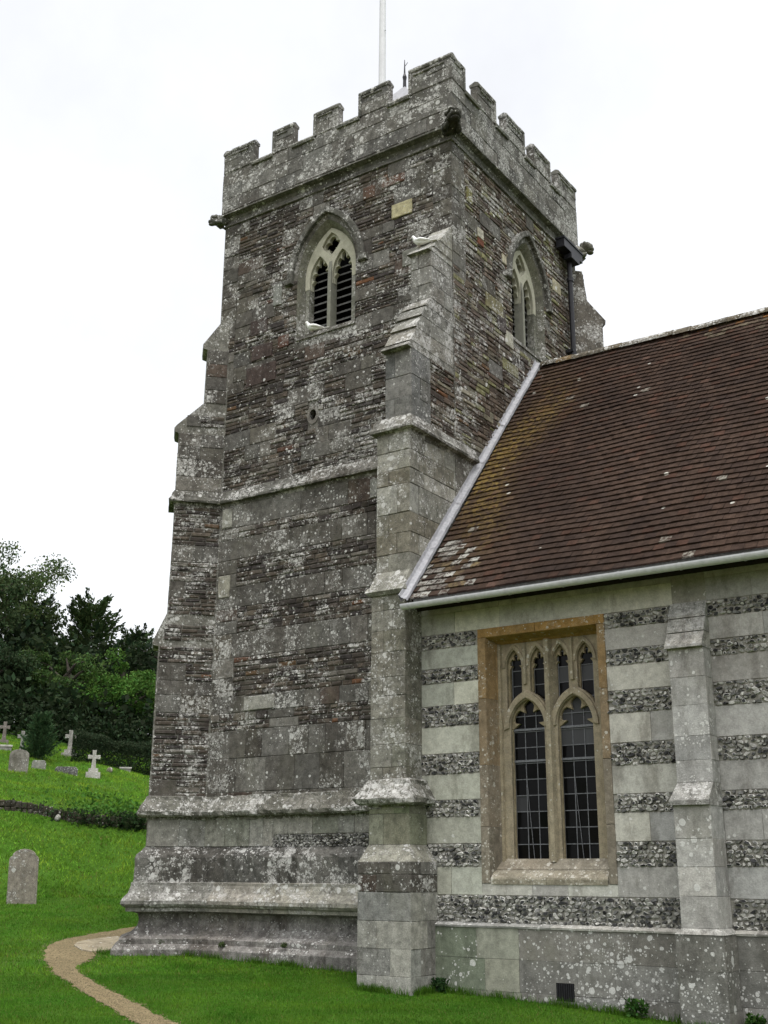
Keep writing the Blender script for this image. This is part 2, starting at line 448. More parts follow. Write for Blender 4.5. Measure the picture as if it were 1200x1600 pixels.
def plate(mb, fr, outline, holes, n0, n1, c, bevel=0.0):
    """flat slab between depths n0 < n1 in a wall frame, with holes"""
    cu = bpy.data.curves.new('tmp', 'CURVE'); cu.dimensions = '2D'; cu.fill_mode = 'BOTH'
    cu.extrude = max(.0005, (n1-n0)/2-bevel); cu.bevel_depth = bevel; cu.bevel_resolution = 1
    for poly in [outline]+list(holes):
        sp = cu.splines.new('POLY'); sp.points.add(len(poly)-1)
        for i, (a, b) in enumerate(poly): sp.points[i].co = (a, b, 0, 1)
        sp.use_cyclic_u = True
    ob = bpy.data.objects.new('tmp', cu); col.objects.link(ob)
    dg = bpy.context.evaluated_depsgraph_get()
    me = bpy.data.meshes.new_from_object(ob.evaluated_get(dg))
    mid = (n0+n1)/2
    vs = [fr.p(v.co.x, v.co.y, mid+v.co.z) for v in me.vertices]
    mb.add(vs, [tuple(p.vertices) for p in me.polygons], c)
    bpy.data.objects.remove(ob); bpy.data.curves.remove(cu); bpy.data.meshes.remove(me)
def arch_pts(cx, hw, spring, apex, n=10):
    """two-centred pointed arch from left spring to right spring"""
    H = apex-spring
    r = (hw*hw+H*H)/(2*hw)
    th = math.asin(min(1, H/r)) if r >= hw else math.pi-math.asin(min(1, H/r))
    L = []
    for i in range(n+1):
        a = th*i/n
        L.append((cx-hw+r-r*math.cos(a), spring+r*math.sin(a)))
    Rr = [(2*cx-x, z) for x, z in L[:-1]][::-1]
    return L+Rr
def light_poly(cx, hw, bottom, spring, apex, n=10):
    return [(cx-hw, bottom)] + arch_pts(cx, hw, spring, apex, n) + [(cx+hw, bottom)]
def cusped(cx, hw, bottom, spring, apex, foils=5, depth=.09, n=8):
    A = arch_pts(cx, hw, spring, apex, 40)
    # arc-length parametrise
    s = [0.0]
    for i in range(1, len(A)): s.append(s[-1]+math.dist(A[i], A[i-1]))
    tot = s[-1]; ctr = (cx, spring+(apex-spring)*.30)
    out = []
    for q in range(foils*n+1):
        t = q/(foils*n); L = t*tot
        i = min(len(s)-2, max(0, next((k for k in range(len(s)-1) if s[k+1] >= L), len(s)-2)))
        f = (L-s[i])/max(1e-9, s[i+1]-s[i])
        x = A[i][0]+(A[i+1][0]-A[i][0])*f; z = A[i][1]+(A[i+1][1]-A[i][1])*f
        fr_ = (t*foils) % 1.0
        if q == foils*n: fr_ = 1.0
        o = depth*(1-math.sqrt(max(0, 1-(2*fr_-1)**2)))
        dx, dz = ctr[0]-x, ctr[1]-z; dl = math.hypot(dx, dz)
        out.append((x+dx/dl*o, z+dz/dl*o))
    return [(cx-hw, bottom), (cx-hw, spring-.03)] + out + [(cx+hw, spring-.03), (cx+hw, bottom)]
def quatrefoil(cx, cz, r, n=10):
    pts = []
    for k in range(4):
        a0 = k*math.pi/2
        fx, fz = cx+math.cos(a0)*r*.55, cz+math.sin(a0)*r*.55
        for i in range(n+1):
            a = a0-R(115)+R(230)*i/n
            pts.append((fx+math.cos(a)*r*.45, fz+math.sin(a)*r*.45))
    return pts

# ------------------------------------------------------------------ ground
SX, SY = -math.sin(R(50)), math.cos(R(50))
KS = [-40, 11, 14, 16.8, 19, 22, 26, 30, 31.6, 33, 36, 36.6, 40, 48, 55, 66, 90, 200]
KZ = [-.3, -.1, -.1, -.02, .1, .22, .5, .9, 1.12, 1.75, 3.0, 3.35, 4.1, 5.6, 7.0, 8.9, 11.5, 20]
def ss(a, b, x):
    t = np.clip((x-a)/(b-a), 0, 1); return t*t*(3-2*t)
def hgt(x, y):
    x = np.asarray(x, float); y = np.asarray(y, float)
    s = x*SX+y*SY; t = x*SY-y*SX
    z = np.interp(s, KS, KZ)
    z = z - .15*np.clip(t, -10, 10)*ss(31, 36.2, s)
    z = z - .10*ss(-9, -5, x)*ss(12, 15, y)*(1-ss(20, 26, s))
    rough = ss(30, 33, s)
    z = z + rough*(.10*np.sin(x*1.1+y*.7)*np.sin(y*.9-x*.4) + .06*np.sin(2.3*x-1.7*y))
    return z
def axis(lo, hi, nlo, nhi, step, far):
    a = np.arange(nlo, nhi+.001, step)
    out = [lo]; v = nlo
    left = []; d = step
    while v-d > lo: v -= d; left.append(v); d *= 1.25
    right = []; v = nhi; d = step
    while v+d < hi: v += d; right.append(v); d *= 1.25
    return np.concatenate([[lo], left[::-1], a, right, [hi]])
gx = axis(-1500, 1500, -58, 8, .3, 0); gy = axis(-1500, 1500, 2, 58, .3, 0)
GX, GY = np.meshgrid(gx, gy); GZ = hgt(GX, GY)
nx, ny = len(gx), len(gy)
Vg = np.stack([GX.ravel(), GY.ravel(), GZ.ravel()], 1)
ii = np.arange(nx-1)[None, :]+np.arange(ny-1)[:, None]*nx
Fg = np.stack([ii, ii+1, ii+nx+1, ii+nx], -1).reshape(-1, 4)
g = np_mesh('lawn', Vg, Fg, np.full((len(Fg), 3), .08), M['lawn']); tag(g, kind='structure')
g.data.polygons.foreach_set('use_smooth', [True]*len(g.data.polygons))

PIN = [(-3.0, 8.0), (-7.5, 9.55), (-10.4, 10.85), (-11.69, 11.62), (-12.54, 12.07), (-13.4, 12.49), (-14.6, 13.18), (-15.3, 13.66), (-16.01, 14.75), (-16.45, 15.2), (-17.0, 15.9), (-17.25, 18), (-17.3, 22)]
POUT = [(-3.0, 7.3), (-7.6, 9.0), (-10.71, 10.59), (-11.55, 11.06), (-12.52, 11.65), (-13.33, 12.06), (-14.66, 12.8), (-16.26, 13.89), (-17.2, 14.7), (-17.88, 15.32), (-18.35, 16.05), (-18.58, 16.96), (-18.89, 18.28), (-19, 22)]
def resample(P, n):
    P = np.array(P); d = np.r_[0, np.cumsum(np.hypot(*np.diff(P, axis=0).T))]
    t = np.linspace(0, d[-1], n)
    q = np.stack([np.interp(t, d, P[:, 0]), np.interp(t, d, P[:, 1])], 1)
    for _ in range(6): q[1:-1] = (q[:-2]+2*q[1:-1]+q[2:])/4
    return q
A_, B_ = resample(PIN, 160), resample(POUT, 160)
A_ = A_+rng.normal(0, .03, A_.shape); B_ = B_+rng.normal(0, .03, B_.shape)
K = 7
ts = np.linspace(0, 1, K)
Pp = A_[:, None, :]*(1-ts)[None, :, None]+B_[:, None, :]*ts[None, :, None]
zz = hgt(Pp[..., 0], Pp[..., 1])+.014-.0*np.abs(ts-.5)[None]
Vp = np.concatenate([Pp, zz[..., None]], -1).reshape(-1, 3)
ii = np.arange(K-1)[None, :]+np.arange(159)[:, None]*K
Fp = np.stack([ii, ii+1, ii+K+1, ii+K], -1).reshape(-1, 4)[:, ::-1]
p_ = np_mesh('path', Vp, Fp, np.full((len(Fp), 3), .2), M['gravel']); tag(p_, kind='structure')
path_poly = np.vstack([A_, B_[::-1]])
SLAB = [(-17.46, 15.56), (-17.75, 15.9), (-17.88, 16.3), (-17.9, 17.0), (-17.2, 16.9), (-16.7, 16.0), (-16.54, 15.5), (-16.6, 15.2), (-16.97, 15.28)]
mb = MB(); nS = len(SLAB)
zs_ = [float(hgt(x, y)) for x, y in SLAB]; zt = [z+.035 for z in zs_]
mb.add([(x, y, z-.1) for (x, y), z in zip(SLAB, zs_)]+[(x, y, z) for (x, y), z in zip(SLAB, zt)],
       [(i, (i+1) % nS, nS+(i+1) % nS, nS+i) for i in range(nS)]+[tuple(range(nS, 2*nS))], (.25, .215, .15, .2))
o = mb.build('paving', M['ashlar']); tag(o, kind='structure')

FORE = [(-22, 4.0), (-12, 6.8), (-4, 7.3), (6, 6.5), (16, 6.0), (40, 2), (40, -60), (-40, -60), (-34, -6)]
fx = np.linspace(-40, 40, 81); fy = np.linspace(-60, 7.3, 68)
fv = np.array([(x, y, float(hgt(x, y))+.012) for y in fy for x in fx]); Ff = []
for j in range(67):
    for i in range(80):
        if fy[j+1] < np.interp(fx[i]+.5, [-40, -22, -12, -4, 6, 16, 40], [-10, 3.5, 6.3, 7.0, 6.2, 5.6, 1.5]): Ff.append((j*81+i, j*81+i+1, (j+1)*81+i+1, (j+1)*81+i))
Ff = np.array(Ff); o = np_mesh('bounce_gravel', fv, Ff, np.full((len(Ff), 3), .2), M['gravel']); tag(o, kind='structure')  # unseen gravel sheet added behind the camera for neutral bounce light

def inpoly(x, y, poly):
    inside = np.zeros(len(x), bool); n = len(poly); j = n-1
    for i in range(n):
        xi, yi = poly[i]; xj, yj = poly[j]
        c = ((yi > y) != (yj > y)) & (x < (xj-xi)*(y-yi)/(yj-yi+1e-12)+xi)
        inside ^= c; j = i
    return inside

# ------------------------------------------------------------------ the church
church = empty('church', (-12.5, 19.0, 0.0), 'medieval stone church with a square battlemented tower beside a flint-banded nave under a tiled roof', 'church')
xW, xE, yS, yN, yV = -15.65, -9.78, 16.65, 22.3, 15.5     # tower west/east/south/north faces, nave south face
frA = Fr((0, yS, 0), (1, 0, 0)); frB = Fr((xE, 0, 0), (0, 1, 0)); frV = Fr((0, yV, 0), (1, 0, 0))
MORT = (.115, .108, .094, .8); NMORT = (.26, .25, .22, .2)
def arch_half(z, hw, spring, apex):
    if z <= spring: return hw
    H = apex-spring; r = (hw*hw+H*H)/(2*hw); d = z-spring
    if d >= H: return 0
    return math.sqrt(max(0, r*r-d*d))-(r-hw)
BW = dict(bottom=12.12, spring=13.45, apex=14.62, hw=.73)
CA, CB = -12.78, 19.78
def op_arch(c):
    def f(va, vb):
        if vb < BW['bottom']-.08 or va > BW['apex']+.20: return []
        w = arch_half(max(va, 0), BW['hw']+(.10 if va > 13.35 else .015), BW['spring'], BW['apex']+.14)
        if va < BW['bottom']: w = BW['hw']+.06
        return [(c-w, c+w)] if w > .02 else []
    return f
hole_u, hole_z, hole_r = -13.03, 10.30, .085
def op_A(va, vb):
    o = op_arch(CA)(va, vb)
    if vb > hole_z-.14 and va < hole_z+.14: o = o+[(hole_u-.12, hole_u+.12)]
    return o
mb = MB()
winhole = [(-.75, BW['bottom'])]+arch_pts(0, .75, BW['spring'], BW['apex']+.03, 12)+[(.75, BW['bottom'])]
circ = [(hole_u+hole_r*math.cos(a), hole_z+hole_r*1.35*math.sin(a)) for a in np.linspace(0, 2*math.pi, 13)[:-1]]
plate(mb, frA, [(xW, -.6), (xE, -.6), (xE, 15.7), (xW, 15.7)], [[(CA+a, b) for a, b in winhole], circ], -.5, -.012, MORT)
plate(mb, frB, [(yS+.5, -.6), (yN, -.6), (yN, 15.7), (yS+.5, 15.7)], [[(CB+a, b) for a, b in winhole]], -.5, -.012, MORT)
mb.box(xW, xW+.5, yS+.5, yN, -.6, 15.7, MORT); mb.box(xW+.5, xE-.512, yN-.5, yN-.01, -.6, 15.7, MORT)
mb.box(xW+.5, xE-.512, yS+.5, yN-.5, 15.9, 16.05, (.12, .12, .12, .2))
# south face stonework
zA = [2.95, 3.07, 3.69, 4.21, 4.55, 4.86, 5.61, 6.10, 6.61, 7.03, 7.60, 8.03, 8.27, 8.74]
kA = ['ash', 'ash', 'ash', 'mix', 'ash', 'rub', 'ash', 'rub', 'ash', 'rub', 'ash', 'rub', 'ash']
for a, b, k in zip(zA[:-1], zA[1:], kA):
    x0, x1 = -15.34, -10.42
    if k == 'mix': mixed(mb, frA, x0, x1, a, b, .3, bh=(.15, .2)); continue
    if k == 'rub':
        xs = U_(-15.0, -14.7)
        row(mb, frA, x0, xs, a, (a+b)/2, 'ash', firstw=xs-x0); row(mb, frA, x0, xs, (a+b)/2, b, 'ash', firstw=xs-x0)
        courses(mb, frA, xs, x1, [a, b], ['rub'])
    else: courses(mb, frA, x0, x1, [a, b], [k])
mixed(mb, frA, -15.34, -10.30, 9.06, 11.5, .46, op_A)
quoins(mb, frA, -15.62, -15.2, 13.3, 15.42)
mixed(mb, frA, -15.2, -10.20, 11.5, 13.45, .52, op_A)
mixed(mb, frA, -15.2, -10.2, 13.45, 15.44, .48, op_A)
mixed(mb, frA, -15.62, -15.2, 12.0, 13.3, .8, None)
quoins(mb, frA, -10.2, xE, 13.4, 15.44, right=True)
# remarkable single stones
def stone(fr, u0, u1, v0, v1, c, rel=.03): block(mb, fr, u0, u1, v0, v1, rel, .012, c, .006)
stone(frA, -11.15, -10.68, 14.05, 14.36, (.34, .31, .19, .15), .035)
stone(frA, -11.40, -10.85, 14.84, 15.04, (.098, .056, .040, .6)); stone(frA, -11.86, -11.58, 14.74, 15.02, (.095, .058, .043, .6))
stone(frA, -14.80, -14.02, 11.30, 11.72, (.058, .043, .038, .25)); stone(frA, -14.68, -14.14, 11.86, 12.18, (.062, .046, .041, .3))
stone(frA, -13.98, -13.7, 11.98, 12.24, (.085, .048, .036, .3)); stone(frA, -14.75, -14.30, 12.45, 12.8, (.052, .040, .036, .25))
stone(frA, -14.15, -13.93, 13.0, 13.5, (.16, .165, .15, .3)); stone(frA, -14.5, -13.75, 4.57, 4.83, (.25, .245, .215, .6))
stone(frA, -15.30, -15.0, 6.85, 7.3, (.26, .25, .205, .4)); stone(frA, -15.28, -15.02, 8.30, 8.7, (.26, .255, .22, .4))
stone(frA, -11.62, -11.4, 8.30, 8.66, (.22, .22, .20, .5)); stone(frA, -10.9, -10.55, 12.9, 13.25, (.14, .14, .12, .5))
# panel of squared stone and knapped flint between the plinth and the lowest string
fcol = lambda u, v, c: jcol(random.choice([(.20, .20, .172), (.225, .222, .20), (.18, .182, .15), (.245, .24, .215)]), .12, U_(.05, .3))
row(mb, frA, -15.34, -13.7, 2.10, 2.66, 'pale', colfn=fcol); row(mb, frA, -13.7, -10.4, 2.30, 2.66, 'pale', colfn=fcol)
flints(mb, frA, -13.7, -10.4, 2.08, 2.29, .06, .3)
# east face stonework
def op_B(va, vb): return op_arch(CB)(va, vb)
def bcol(u, v, c):
    if random.random() < .10: return jcol((.15, .145, .075), .15, .5)
    return c
quoins(mb, frB, yS, yS+.5, 12.65, 15.44)
mixed(mb, frB, yS+.5, yN-.35, 12.65, 15.44, .16, op_B, 'brub', (.2, .34), bcol)
mixed(mb, frB, yS+.02, yN-.35, 9.1, 12.65, .12, op_B, 'brub', (.2, .34), bcol)
quoins(mb, frB, yN-.35, yN, 9.0, 15.44, right=True)
mixed(mb, frB, 17.3, 19.5, 8.4, 9.1, .3, None, 'brub')
stone(frB, 21.0, 21.4, 14.05, 14.36, (.33, .30, .21, .2)); stone(frB, 18.68, 19.0, 11.78, 12.1, (.33, .32, .26, .3))
stone(frB, 17.62, 17.85, 13.72, 13.92, (.40, .38, .31, .3)); stone(frB, 17.62, 17.85, 13.55, 13.70, (.13, .05, .03, .1))
stone(frB, 18.62, 18.8, 13.6, 13.82, (.34, .31, .23, .3)); stone(frB, 17.2, 17.42, 14.3, 14.62, (.15, .14, .055, .4))
stone(frB, 18.35, 18.7, 12.0, 12.35, (.055, .045, .042, .2)); stone(frB, 17.9, 18.6, 12.3, 12.62, (.17, .155, .085, .4))
# west face
frW = Fr((xW, 0, 0), (0, -1, 0))
mixed(mb, frW, -yN, -17.25, 2.9, 15.42, .4)
mb.build('tower_wall', M['tower'], church)

# diagonal buttress at the south-west corner
J = Vector((-15.34, yS, 0)); dd = Vector((-.70711, -.70711, 0)); ee = Vector((.70711, -.70711, 0))
frDp = Fr(J, ee); TH = .62           # prism frame: U across the buttress, N outward
frDs = Fr(J, -dd)                    # its south-east side: U runs back to the wall
mb = MB()
prism(mb, frDp, [(-.8, -.6), (1.08, -.6), (1.08, 5.86), (1.19, 5.88), (1.21, 5.95), (1.17, 6.03), (.95, 6.55), (.95, 8.74), (.95, 10.34), (1.03, 10.37), (1.05, 10.45), (1.0, 10.52), (.47, 11.05), (.46, 12.28), (.55, 12.31), (.56, 12.4), (.0, 13.25), (-.8, 13.25)], -TH, -.012, (.15, .145, .125, .9))
def dside(a, v0, v1, p): mixed(mb, frDs, -a, -.02, v0, v1, p, bh=(.26, .40))
row(mb, frDs, -1.07, .0, 2.10, 2.66, 'pale', colfn=fcol)
dside(1.06, 2.95, 5.86, .55); dside(.94, 6.5, 8.74, .5); dside(.94, 9.08, 10.34, .7); dside(.45, 11.05, 12.28, .6)
dside(1.0, 5.98, 6.3, .4); dside(.8, 10.5, 10.75, .7)
frDe = Fr(J+dd*1.08, ee); courses(mb, frDe, -TH+.01, -.02, [2.95, 3.4, 3.8, 4.2, 4.6, 5.0, 5.4, 5.8], ['ash']*7)
frDe = Fr(J+dd*.95, ee); courses(mb, frDe, -TH+.01, -.02, [6.6, 7.0, 7.4, 7.8, 8.2, 8.7], ['ash']*5); courses(mb, frDe, -TH+.01, -.02, [9.1, 9.5, 9.9, 10.3], ['ash']*3)
tag(mb.build('buttress', M['tower'], church), 'stepped diagonal buttress of lichened grey stone')

# buttress at the south-east corner: stages
mb = MB(); ws = MB()
def frustum(m, a, z0, b, z1, c):
    (l0, r0, f0, k0), (l1, r1, f1, k1) = a, b
    m.add([(l0, f0, z0), (r0, f0, z0), (r0, k0, z0), (l0, k0, z0), (l1, f1, z1), (r1, f1, z1), (r1, k1, z1), (l1, k1, z1)],
          [(3, 2, 1, 0), (4, 5, 6, 7), (0, 1, 5, 4), (1, 2, 6, 5), (2, 3, 7, 6), (3, 0, 4, 7)], c)
BC = (.13, .125, .105, .7)
def stage(xl, xr, yf, z0, z1, zs, kind, yb=yS+.1, yside=None, al=None, pal=None, vein=None):
    e = .012
    mb.box(xl+e, xr-e, yf+e, yb, z0-(.7 if z0 > 6 else 0), z1, BC)
    fF = Fr((0, yf, 0), (1, 0, 0)); fR = Fr((xr, 0, 0), (0, 1, 0)); fL = Fr((xl, 0, 0), (0, -1, 0))
    def cf(u, v, c):
        c2 = jcol(random.choice(pal), .12) if pal else c
        return (c2[0], c2[1], c2[2], c2[3] if al is None else al*U_(.6, 1.1))
    flip = False
    for a, b in zip(zs[:-1], zs[1:]):
        row(mb, fF, xl, xr, a, b, kind, colfn=cf, firstw=(xr-xl)*(.62 if flip else .36))
        row(mb, fR, yf, yside or yS, a, b, kind, colfn=cf, firstw=.28 if flip else .45)
        row(mb, fL, -yb, -yf, a, b, kind, colfn=cf)
        flip = not flip
stage(-10.46, -9.52, 14.75, -.6, 1.37, [-.3, .22, .59, .97, 1.37], 'pale', yside=15.5, al=.12, pal=[(.24, .238, .215), (.27, .268, .24), (.215, .212, .195)])
stage(-10.46, -9.52, 14.75, 1.37, 1.80, [1.37, 1.62, 1.80], 'ash', yside=15.5, al=1.2)
frustum(ws, (-10.46, -9.52, 14.75, yS), 1.80, (-10.44, -9.70, 15.0, yS), 2.05, (.20, .195, .16, 1.0))
stage(-10.44, -9.70, 15.0, 2.05, 2.66, [2.05, 2.5, 2.66], 'pale', yside=15.5, al=.1, pal=[(.18, .185, .13), (.20, .20, .15), (.15, .165, .105)])
stage(-10.44, -9.79, 15.02, 2.66, 5.95, [2.95, 3.2, 3.55, 3.95, 4.3, 4.6, 5.0, 5.35, 5.68, 5.95], 'pale', yside=15.5, al=.75, pal=[(.175, .168, .142), (.155, .148, .123), (.142, .138, .110)])
frustum(ws, (-10.47, -9.775, 14.98, yS), 5.93, (-10.52, -9.76, 14.93, yS), 5.99, (.16, .155, .13, 1.0))
frustum(ws, (-10.52, -9.76, 14.93, yS), 5.99, (-10.50, -9.77, 14.97, yS), 6.07, (.2, .195, .165, 1.1))
frustum(ws, (-10.48, -9.785, 15.0, yS), 6.07, (-10.45, -9.80, 15.17, yS), 6.36, (.2, .195, .165, 1.1))
stage(-10.46, -9.80, 15.18, 6.3, 8.76, [6.33, 6.65, 7.0, 7.35, 7.85, 8.12, 8.45, 8.76], 'ash', yside=17.35, al=.6, pal=[(.20, .195, .165), (.17, .165, .14), (.155, .145, .115), (.235, .23, .2)])
mb.box(-10.3, -9.81, yS, 17.35, 5.5, 8.76, BC)
stage(-10.34, -9.80, 15.24, 8.76, 10.36, [9.06, 9.45, 9.85, 10.36], 'ash', yside=15.85, al=.3, pal=[(.135, .135, .128), (.15, .148, .14), (.12, .12, .112)])
mixed(mb, Fr((-9.80, 0, 0), (0, 1, 0)), 15.85, yS+.02, 9.06, 10.36, .35, None, 'brub')
for i, (y0, z0, y1, z1) in enumerate(((15.12, 10.34, 15.26, 10.48), (15.24, 10.48, 15.42, 10.80), (15.38, 10.80, 15.60, 11.10), (15.56, 11.10, 15.74, 11.36), (15.72, 11.36, 15.9, 11.58))):
    frustum(ws, (-10.36+.015*i, -9.79, y0-.03, yS), z0, (-10.35+.02*i, -9.795, y1-.02, yS), z1, jcol((.17, .165, .145), .15, 1.3))
stage(-10.23, -9.795, 15.9, 11.5, 12.58, [11.58, 11.9, 12.25, 12.58], 'ash', al=.5, pal=[(.19, .185, .165), (.165, .16, .145)])
for i, (y0, z0, y1, z1) in enumerate(((15.80, 12.56, 15.9, 12.66), (15.98, 12.70, 16.12, 12.9), (16.2, 12.92, 16.62, 13.42))):
    frustum(ws, (-10.27+.01*i, -9.785, y0, yS), z0, (-10.26+.02*i, -9.79, y1, yS), z1, jcol((.20, .195, .165), .15, 1.2))
frustum(ws, (-10.24, -9.79, 15.95, yS), 12.62, (-10.24, -9.79, 16.3, yS), 13.0, (.12, .11, .09, .6))
bt = mb.build('buttress', M['tower'], church); tag(bt, 'tall stepped corner buttress with pale ashlar foot')
for piece in pieces(ws): piece.build('weathering', M['plinth'], bt)

# string courses and moulded plinth
def plan(a, xl, xr, yf, yend):
    E = (J.x-.70711*a, J.y-.70711*a); W = (E[0]-.70711*TH, E[1]+.70711*TH)
    t = xW-W[0]
    return [(xW, yN), (xW, W[1]+t), W, E, (J.x, J.y)] + [(xl, yS), (xl, yf), (xr, yf), (xr, yend)]
mb = MB()
sweep(mb, plan(.95, -10.45, -9.79, 15.18, 17.36), [(-.03, 9.10), (.02, 9.08), (.05, 9.0), (.08, 8.93), (.115, 8.86), (.11, 8.82), (.02, 8.81), (.0, 8.75), (-.03, 8.70)], [(.15, .146, .13), (.125, .12, .107), (.10, .097, .085)], al=.9, caps=True, stone=.9, jit=.010)
mb.build('string_course', M['plinth'], church)
mb = MB()
sweep(mb, plan(1.08, -10.44, -9.72, 15.01, 15.6), [(-.03, 3.03), (.03, 3.0), (.045, 2.94), (.09, 2.87), (.15, 2.79), (.19, 2.72), (.175, 2.66), (.12, 2.63), (.02, 2.645), (.01, 2.58), (-.03, 2.56)], [(.15, .145, .125), (.12, .117, .10)], al=1.2, stone=.7, jit=.02, seg=.10)
mb.build('string_course', M['plinth'], church)
mb = MB(); pl = plan(1.08, -10.3, -9.7, 15.6, 15.8)[:5]+[(-10.3, yS)]
plp = [(-.03, 2.13), (.0, 2.08), (.06, 2.04), (.15, 1.95), (.17, 1.90), (.175, 1.68), (.18, 1.47), (.215, 1.46), (.215, 1.41), (.23, 1.35), (.26, 1.28), (.33, 1.21), (.375, 1.15), (.375, 1.09), (.335, 1.045), (.285, 1.03), (.28, .965), (.17, .96), (.06, .92), (.03, .82), (.06, .69), (.17, .585), (.335, .515), (.36, .50), (.362, .415), (.41, .405), (.47, .345), (.485, .325), (.49, -.4)]
sweep(mb, pl, plp[:7], [(.085, .082, .074), (.12, .116, .105), (.07, .067, .06)], al=1.25, stone=.75, jit=.018, seg=.11)
sweep(mb, pl, plp[6:18], [(.21, .20, .175), (.185, .178, .16), (.22, .21, .175)], al=.65, stone=1.0, jit=.006)
sweep(mb, pl, plp[17:], [(.16, .15, .138), (.18, .17, .155), (.145, .138, .128)], al=.42, stone=.9, jit=.005)
mb.build('plinth', M['plinth'], church)
mb = MB()
sweep(mb, [(xW, yN), (xW, yS), (xE, yS), (xE, yN), (xW, yN)], [(-.03, 15.72), (.055, 15.70), (.09, 15.675), (.15, 15.625), (.15, 15.60), (.10, 15.585), (.03, 15.56), (.0, 15.50), (.01, 15.42), (.04, 15.39), (.04, 15.365), (-.03, 15.35)], [(.095, .093, .083), (.11, .108, .096), (.085, .083, .074)], al=.4, stone=1.1, jit=.007)
mb.build('string_course', M['tower'], church)

# belfry windows
def belfry(fr, c, label):
    T = lambda poly: [(c+a, b) for a, b in poly]
    fm = MB()
    # thin hood mould with label stops
    out = arch_pts(c, .95, 13.42, 14.88, 14); inn = arch_pts(c, .865, 13.42, 14.79, 14)
    plate(fm, fr, [(c-1.03, 13.37), (c-1.03, 13.46), (c-.955, 13.46)]+out[1:-1]+[(c+.955, 13.46), (c+1.03, 13.46), (c+1.03, 13.37), (c+.862, 13.37)]+inn[::-1]+[(c-.862, 13.37)], [], -.02, .095, (.085, .083, .072, .7), .022)
    # arch order of voussoirs, then the reveal
    o3 = arch_pts(c, .862, 13.42, 14.785, 14); i3 = arch_pts(c, .735, 13.44, 14.62, 14)
    for q in range(0, len(o3)-1, 2):
        k2 = min(q+2, len(o3)-1)
        fm.add([fr.p(*o3[q], .012), fr.p(*o3[q+1], .012), fr.p(*o3[k2], .012), fr.p(*i3[k2], -.02), fr.p(*i3[q+1], -.02), fr.p(*i3[q], -.02)], [(5, 4, 1, 0), (4, 3, 2, 1)], jcol((.105, .10, .085), .14, .8))
    ring = lambda hw, sp, ap, bt: [(c-hw, bt)]+arch_pts(c, hw, sp, ap, 12)+[(c+hw, bt)]
    L = [(ring(.745, 13.44, 14.63, 12.06), .004), (ring(.72, 13.44, 14.595, 12.06), -.04), (ring(.655, 13.45, 14.50, 12.1), -.16), (ring(.64, 13.45, 14.485, 12.1), -.36)]
    n = len(L[0][0]); vs = [fr.p(a, b, d) for pts, d in L for a, b in pts]
    for i in range(n-1):
        cc = (.155, .153, .118, .35) if 2 < i < n-4 else (.12, .118, .095, .9)
        o_ = len(fm.v)
        fm.add([vs[q*n+i+w] for q in range(4) for w in (0, 1)], [(q*2, q*2+1, q*2+3, q*2+2) for q in range(3)], cc)
    prism(fm, fr, [(-.6, 12.02), (.02, 12.02), (.02, 12.06), (-.30, 12.15), (-.6, 12.15)], c-.74, c+.74, (.13, .126, .11, .8))
    w = fm.build('belfry_window', M['frame_grey'], church); w['label'] = label
    tm = MB(); PC = (.38, .37, .295, .08)
    qf = [(c+a, b) for a, b in [(0, 13.84), (.17, 14.0), (.245, 14.12), (.14, 14.29), (0, 14.41), (-.14, 14.29), (-.245, 14.12), (-.17, 14.0)]]
    zl = 13.22
    def head(hw, path): # tracery head: open-bottomed lights cut out of the arch plate
        pts = [(c-.645, zl)]
        for s_ in (-1, 1): pts += path(c+s_*.292)
        return pts+[(c+.645, zl)]+arch_pts(c, .645, 13.45, 14.49, 12)[::-1]
    plate(tm, fr, head(.262, lambda m: [(m-.258, zl)]+arch_pts(m, .258, 13.40, 13.93, 10)+[(m+.258, zl)]), [qf], -.20, -.145, PC, .010)
    plate(tm, fr, head(.245, lambda m: [(m-.245, zl)]+cusped(m, .245, zl, 13.38, 13.90, 5, .08)[1:-1]+[(m+.245, zl)]), [quatrefoil(c, 14.12, .205)], -.30, -.205, (.35, .345, .27, .08), .008)
    tm.build('tracery', M['tracery'], w)
    for u0_, u1_ in ((c-.64, c-.292-.25), (c+.292+.25, c+.64)):
        jm = MB(); prism(jm, fr, [(-.32, 12.1), (-.15, 12.1), (-.15, zl), (-.32, zl)], u0_, u1_, (.15, .15, .122, .7)); jm.build('jamb', M['frame_grey'], w)
    mm = MB(); prism(mm, fr, [(-.32, 12.1), (-.11, 12.1), (-.11, 13.45), (-.15, 13.75), (-.32, 13.75)], c-.042, c+.042, (.19, .19, .158, .4)); mm.build('mullion', M['tracery'], w)
    for s in (-1, 1):
        for k in range(9):
            z = 12.20+k*.172
            lm = MB(); prism(lm, fr, [(-.30, z), (-.30, z+.030), (-.53, z+.20), (-.53, z+.175)], c+s*.292-.25, c+s*.292+.25, (.05, .05, .047, .3))
            lm.build('louvre', M['wood'], w)
    dm = MB(); prism(dm, fr, [(-.70, 12.0), (-.66, 12.0), (-.66, 14.5), (-.70, 14.5)], c-.7, c+.7, (0, 0, 0, 0)); dm.build('dark_backing', M['dark'], w)  # black sheet painting the shade inside the tower behind the louvres
M['frame_grey'] = stone_mat('belfry_stone', .8, .8, .5, .35, .28)
belfry(frA, CA, 'south belfry window with pale traceried head and dark louvres')
belfry(frB, CB, 'east belfry window with creamy traceried head, seen at a slant')
mb = MB()
